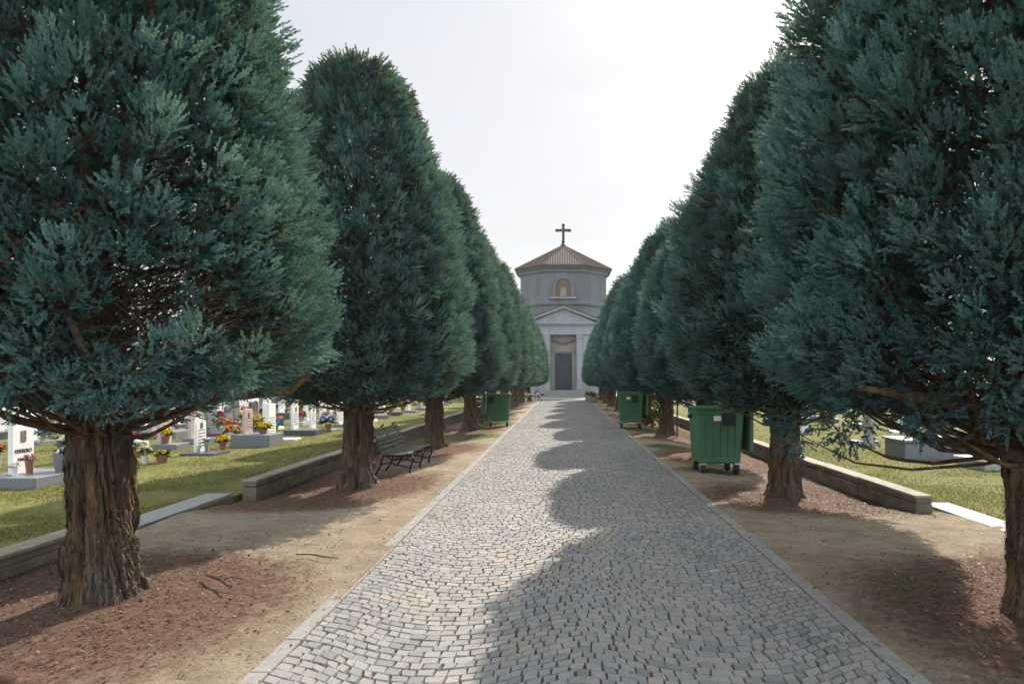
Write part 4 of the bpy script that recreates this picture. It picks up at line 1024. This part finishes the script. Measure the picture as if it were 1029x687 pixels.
for k in range(8):        # rows of curved tiles on each slope
    a = k * PI / 4; n = Vector((math.cos(a), math.sin(a), 0)); tdir = Vector((-math.sin(a), math.cos(a), 0)); N = 17
    for i in range(N):
        s = -half + (i + .5) * 2 * half / N; fr = 1 - abs(s) / half
        if fr < .06: continue
        p0 = n * (EA + .04) + tdir * s + Vector((0, DC, EZ + .07)); top = n * (EA * (1 - fr * .985)) + tdir * s + Vector((0, DC, EZ + .07 + (AZ - EZ - .07) * fr * .985))
        rf.tube([p0, p0.lerp(top, .5), top], .105, 6)
    h = Vector(octa(EA, EZ + .09, DC)[k]); rf.tube([h, Vector((0, DC, AZ + .02))], .13, 7)
roof = rf.build('roof', M['tile'], ch)
cr = MB(); cr.lathe([(.30, AZ - .1), (.24, AZ + .15), (.12, AZ + .3), (.2, AZ + .42), (.1, AZ + .55)], 14, (0, DC, 0))
def bar(x0, x1, z0, z1): cr.box(x0, x1, DC - .07, DC + .07, z0, z1)
bar(-.125, .125, AZ + .5, AZ + 2.0); bar(-.60, -.127, AZ + 1.40, AZ + 1.65); bar(.127, .60, AZ + 1.40, AZ + 1.65)
for x, z in ((-.62, AZ + 1.525), (.62, AZ + 1.525), (0, AZ + 2.04)): cr.lathe([(.02, -.17), (.15, -.08), (.16, .08), (.02, .17)], 10, (x, DC, z))
cr.build('cross', M['bronze'], ch)
fy = DC - AP             # front drum face (local y)
# niche window
def arch(w, h, n=12): return [(-w, 0), (w, 0)] + [(w * math.cos(a), h + w * math.sin(a)) for a in np.linspace(0, PI, n)]
NZ = 8.98
wf = MB(); o = arch(.98, 1.02); i_ = arch(.66, 1.0)
o3 = [(u, fy - .16, v + NZ) for u, v in o]; i3 = [(u, fy - .16, v + NZ + .0) for u, v in i_]; o4 = [(u, fy + .02, v + NZ) for u, v in o]; i4 = [(u, fy + .02, v + NZ) for u, v in i_]
nn = len(o)
wf.add(o3 + i3 + o4 + i4, [(k, k + 1, nn + k + 1, nn + k) for k in range(1, nn - 1)] + [(nn - 1, 0, nn, 2 * nn - 1)] + [(k, (k + 1) % nn, 2 * nn + (k + 1) % nn, 2 * nn + k) for k in range(nn)] + [(nn + k, nn + (k + 1) % nn, 3 * nn + (k + 1) % nn, 3 * nn + k) for k in range(nn)])
niche = wf.build('niche_frame', M['plaster'], ch)
MB().prism([(u, v + NZ) for u, v in arch(.655, .995)], 'y', fy - .05, fy - .01).build('niche_panel', M['relief'], niche)
MB().prism([(u * .42, v * .56 + NZ + .06) for u, v in arch(.655, .8)], 'y', fy - .10, fy - .052).build('painted_arch', M['tan'], niche)
MB().box(-1.15, 1.15, fy - .24, fy - .005, NZ - .16, NZ - .003).build('niche_sill', M['plaster2'], niche, bevel=.02)
# porch
py0, py1 = 0.0, fy - .004
pw = MB(); pw.box(-2.88, -1.14, py0, py1, 0, 5.45); pw.box(1.14, 2.88, py0, py1, 0, 5.45); pw.box(-1.138, 1.138, .75, py1, 0, 5.45)
pw.build('porch_wall', M['plaster2'], ch, bevel=.02)
for x in (-2.62, -1.42, 1.42, 2.62):
    p = MB(); p.box(x - .24, x + .24, -.09, -.003, FZ, 5.2); p.box(x - .29, x + .29, -.13, -.003, FZ, FZ + .28); p.box(x - .29, x + .29, -.14, -.003, 5.2, 5.44); p.build('pilaster', M['plaster2'], ch, bevel=.012)
e = MB(); e.box(-2.98, 2.98, -.10, py1, 5.454, 5.80); e.box(-2.93, 2.93, -.06, py1, 5.80, 6.28); e.box(-3.12, 3.12, -.26, py1, 6.28, 6.40); e.box(-3.22, 3.22, -.34, py1, 6.40, 6.50)
e.build('entablature', M['plaster2'], ch, bevel=.012)
MB().prism([(-2.95, 6.503), (2.95, 6.503), (0, 7.72)], 'y', -.06, py1).build('tympanum', M['plaster2'], ch)
pr = MB()
for s in (-1, 1): pr.prism([(0, 7.74), (s * 3.28, 6.505), (s * 3.28, 6.68), (0, 7.93)], 'y', -.36, py1 + .0)
pr.build('raking_cornice', M['plaster2'], ch, bevel=.012)
pt = MB()
for s in (-1, 1): pt.prism([(0, 7.935), (s * 3.34, 6.685), (s * 3.34, 6.75), (0, 8.03)], 'y', -.40, py1)
pt.build('porch_roof', M['tile'], ch)
# recess with door
df = MB(); df.box(-1.135, -.76, .60, .748, FZ, 5.445); df.box(.76, 1.135, .60, .748, FZ, 5.445); df.box(-.758, .758, .60, .748, 3.86, 5.445)
fr = df.build('door_surround', M['tan'], ch, bevel=.012)
MB().box(-1.02, 1.02, .50, .598, 3.98, 4.10).build('door_lintel', M['tan'], fr, bevel=.02)
fe = MB(); r = random.Random(3)
for k in range(60):
    u = r.uniform(-.95, .95); v = 4.80 - .14 * math.cos(u * 3.2) + r.uniform(-.09, .09); s = r.uniform(.05, .11)
    fe.lathe([(.01, -s), (s * .8, -s * .5), (s, 0), (s * .8, s * .5), (.01, s)], 7, (u, .585, v), 1, .6)
fe.build('festoon_relief', M['relief'], fr)
dr = MB(); dr.box(-.757, -.008, .66, .745, FZ + .02, 3.855); dr.box(.008, .757, .66, .745, FZ + .02, 3.855)
for s in (-1, 1):
    for z0, z1 in ((.85, 1.75), (1.95, 2.75), (2.95, 3.65)): dr.box(min(s * .12, s * .64), max(s * .12, s * .64), .645, .658, z0, z1)
door = dr.build('door', M['doorm'], ch, bevel=.006)
MB().lathe([(.02, -.05), (.05, -.03), (.05, .03), (.02, .05)], 10, (-.07, .62, 1.75)).build('door_knob', M['bronze'], door)
st = MB()
for k in range(4): st.box(-3.0 - .35 * (3 - k) * .6, 3.0 + .35 * (3 - k) * .6, -1.75 + .42 * k, (py1 if k == 3 else -1.75 + .42 * (k + 1) - .002), 0.0, FZ - .155 * (3 - k))
st.build('steps', M['kerb'], ch, bevel=.015)

# ------------------------------------------------------------------ cemetery boundary
def bound(label, p, q):
    t = thing('boundary_wall', label, 'wall', (p[0], p[1], GZ), math.atan2(q[1] - p[1], q[0] - p[0]), 'plastered boundary walls')
    L = math.hypot(q[0] - p[0], q[1] - p[1])
    MB().box(0, L, -.15, .15, -.1, 2.2).build('wall_body', M['bwall'], t)
    MB().prism([(-.22, 2.203), (.22, 2.203), (0, 2.38)], 'x', -.02, L + .02).build('coping', M['tile'], t); return t
bound('tan plastered boundary wall far behind the graves on the bench side', (-46, 4), (-46, 82))
bound('tan plastered boundary wall behind the chapel', (-45.6, 82.4), (45.6, 82.4))
bound('tan plastered boundary wall far off across the lawn behind the open bins', (46, 4), (46, 82))

# ------------------------------------------------------------------ camera, sun, sky
cam = bpy.data.cameras.new('camera'); co = bpy.data.objects.new('camera', cam); COL.objects.link(co)
co.location = (0, 0, CAMH); co.rotation_euler = (PI / 2, 0, 0)
cam.sensor_width = 36; cam.lens = 36 * F / 1029; cam.shift_x = -(CX - 514.5) / 1029; cam.shift_y = (CY - 343.5) / 1029
cam.clip_start = .05; cam.clip_end = 2000
scn.camera = co
SAZ, SEL = math.radians(23.5), math.radians(37.5)
sd = Vector((math.sin(SAZ) * math.cos(SEL), math.cos(SAZ) * math.cos(SEL), math.sin(SEL)))
sun = bpy.data.lights.new('sun', 'SUN'); sun.energy = 5.0; sun.angle = math.radians(.6); sun.color = (1.0, .93, .82)
so = bpy.data.objects.new('sun', sun); COL.objects.link(so); so.rotation_euler = (-sd).to_track_quat('-Z', 'Y').to_euler(); so.location = (10, 40, 30)
w = bpy.data.worlds.new('World'); scn.world = w; w.use_nodes = True
nt = w.node_tree; bg = nt.nodes['Background']
sky = nt.nodes.new('ShaderNodeTexSky'); sky.sky_type = 'NISHITA'; sky.sun_disc = False
sky.sun_elevation = SEL; sky.sun_rotation = SAZ; sky.air_density = 1.0; sky.dust_density = 1.6; sky.ozone_density = 1.0; sky.altitude = 150
tc = nt.nodes.new('ShaderNodeTexCoord'); mp = nt.nodes.new('ShaderNodeMapping'); mp.inputs['Scale'].default_value = (1.0, 1.0, 3.2)
nz = nt.nodes.new('ShaderNodeTexNoise'); nz.inputs['Scale'].default_value = 2.2; nz.inputs['Detail'].default_value = 7; nz.inputs['Roughness'].default_value = .55
rp = nt.nodes.new('ShaderNodeValToRGB'); rp.color_ramp.elements[0].position = .30; rp.color_ramp.elements[0].color = (.54, .54, .54, 1); rp.color_ramp.elements[1].position = .68; rp.color_ramp.elements[1].color = (.97, .97, .97, 1)
mx = nt.nodes.new('ShaderNodeMix'); mx.data_type = 'RGBA'; mx.inputs[7].default_value = (4.9, 4.9, 5.1, 1)
nt.links.new(tc.outputs['Generated'], mp.inputs['Vector']); nt.links.new(mp.outputs['Vector'], nz.inputs['Vector']); nt.links.new(nz.outputs['Fac'], rp.inputs['Fac'])
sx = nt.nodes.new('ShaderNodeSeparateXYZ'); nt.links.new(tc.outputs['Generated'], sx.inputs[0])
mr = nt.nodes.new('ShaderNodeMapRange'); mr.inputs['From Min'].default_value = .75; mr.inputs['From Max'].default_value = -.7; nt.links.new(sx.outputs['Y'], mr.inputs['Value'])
cm = nt.nodes.new('ShaderNodeMix'); cm.data_type = 'RGBA'; cm.inputs[6].default_value = (6.0, 5.9, 5.85, 1); cm.inputs[7].default_value = (13.4, 15.2, 16.4, 1)  # bright cloud bank added behind the camera to lift the shaded sides
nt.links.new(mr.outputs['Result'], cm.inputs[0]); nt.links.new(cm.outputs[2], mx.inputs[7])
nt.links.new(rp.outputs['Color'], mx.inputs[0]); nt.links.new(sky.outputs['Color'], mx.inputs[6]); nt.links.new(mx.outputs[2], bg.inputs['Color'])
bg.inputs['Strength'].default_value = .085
scn.view_settings.view_transform = 'Standard'; scn.view_settings.look = 'None'; scn.view_settings.gamma = 1; scn.view_settings.exposure = .82
scn.cycles.max_bounces = 8; scn.cycles.diffuse_bounces = 4; scn.cycles.transparent_max_bounces = 8

hz = MB().box(-120, 120, -20, 110, -1.5, 22).build('haze', M['lawn']); tag(hz, kind='stuff'); hz.display_type = 'WIRE'
hm = bpy.data.materials.new('thin_haze'); hm.use_nodes = True; ht = hm.node_tree; ht.nodes.clear()
ho = ht.nodes.new('ShaderNodeOutputMaterial'); hv = ht.nodes.new('ShaderNodeVolumePrincipled'); hv.inputs['Density'].default_value = .0003; hv.inputs['Color'].default_value = (.93, .95, 1, 1); hv.inputs['Anisotropy'].default_value = .2
ht.links.new(hv.outputs['Volume'], ho.inputs['Volume']); hz.data.materials.clear(); hz.data.materials.append(hm)
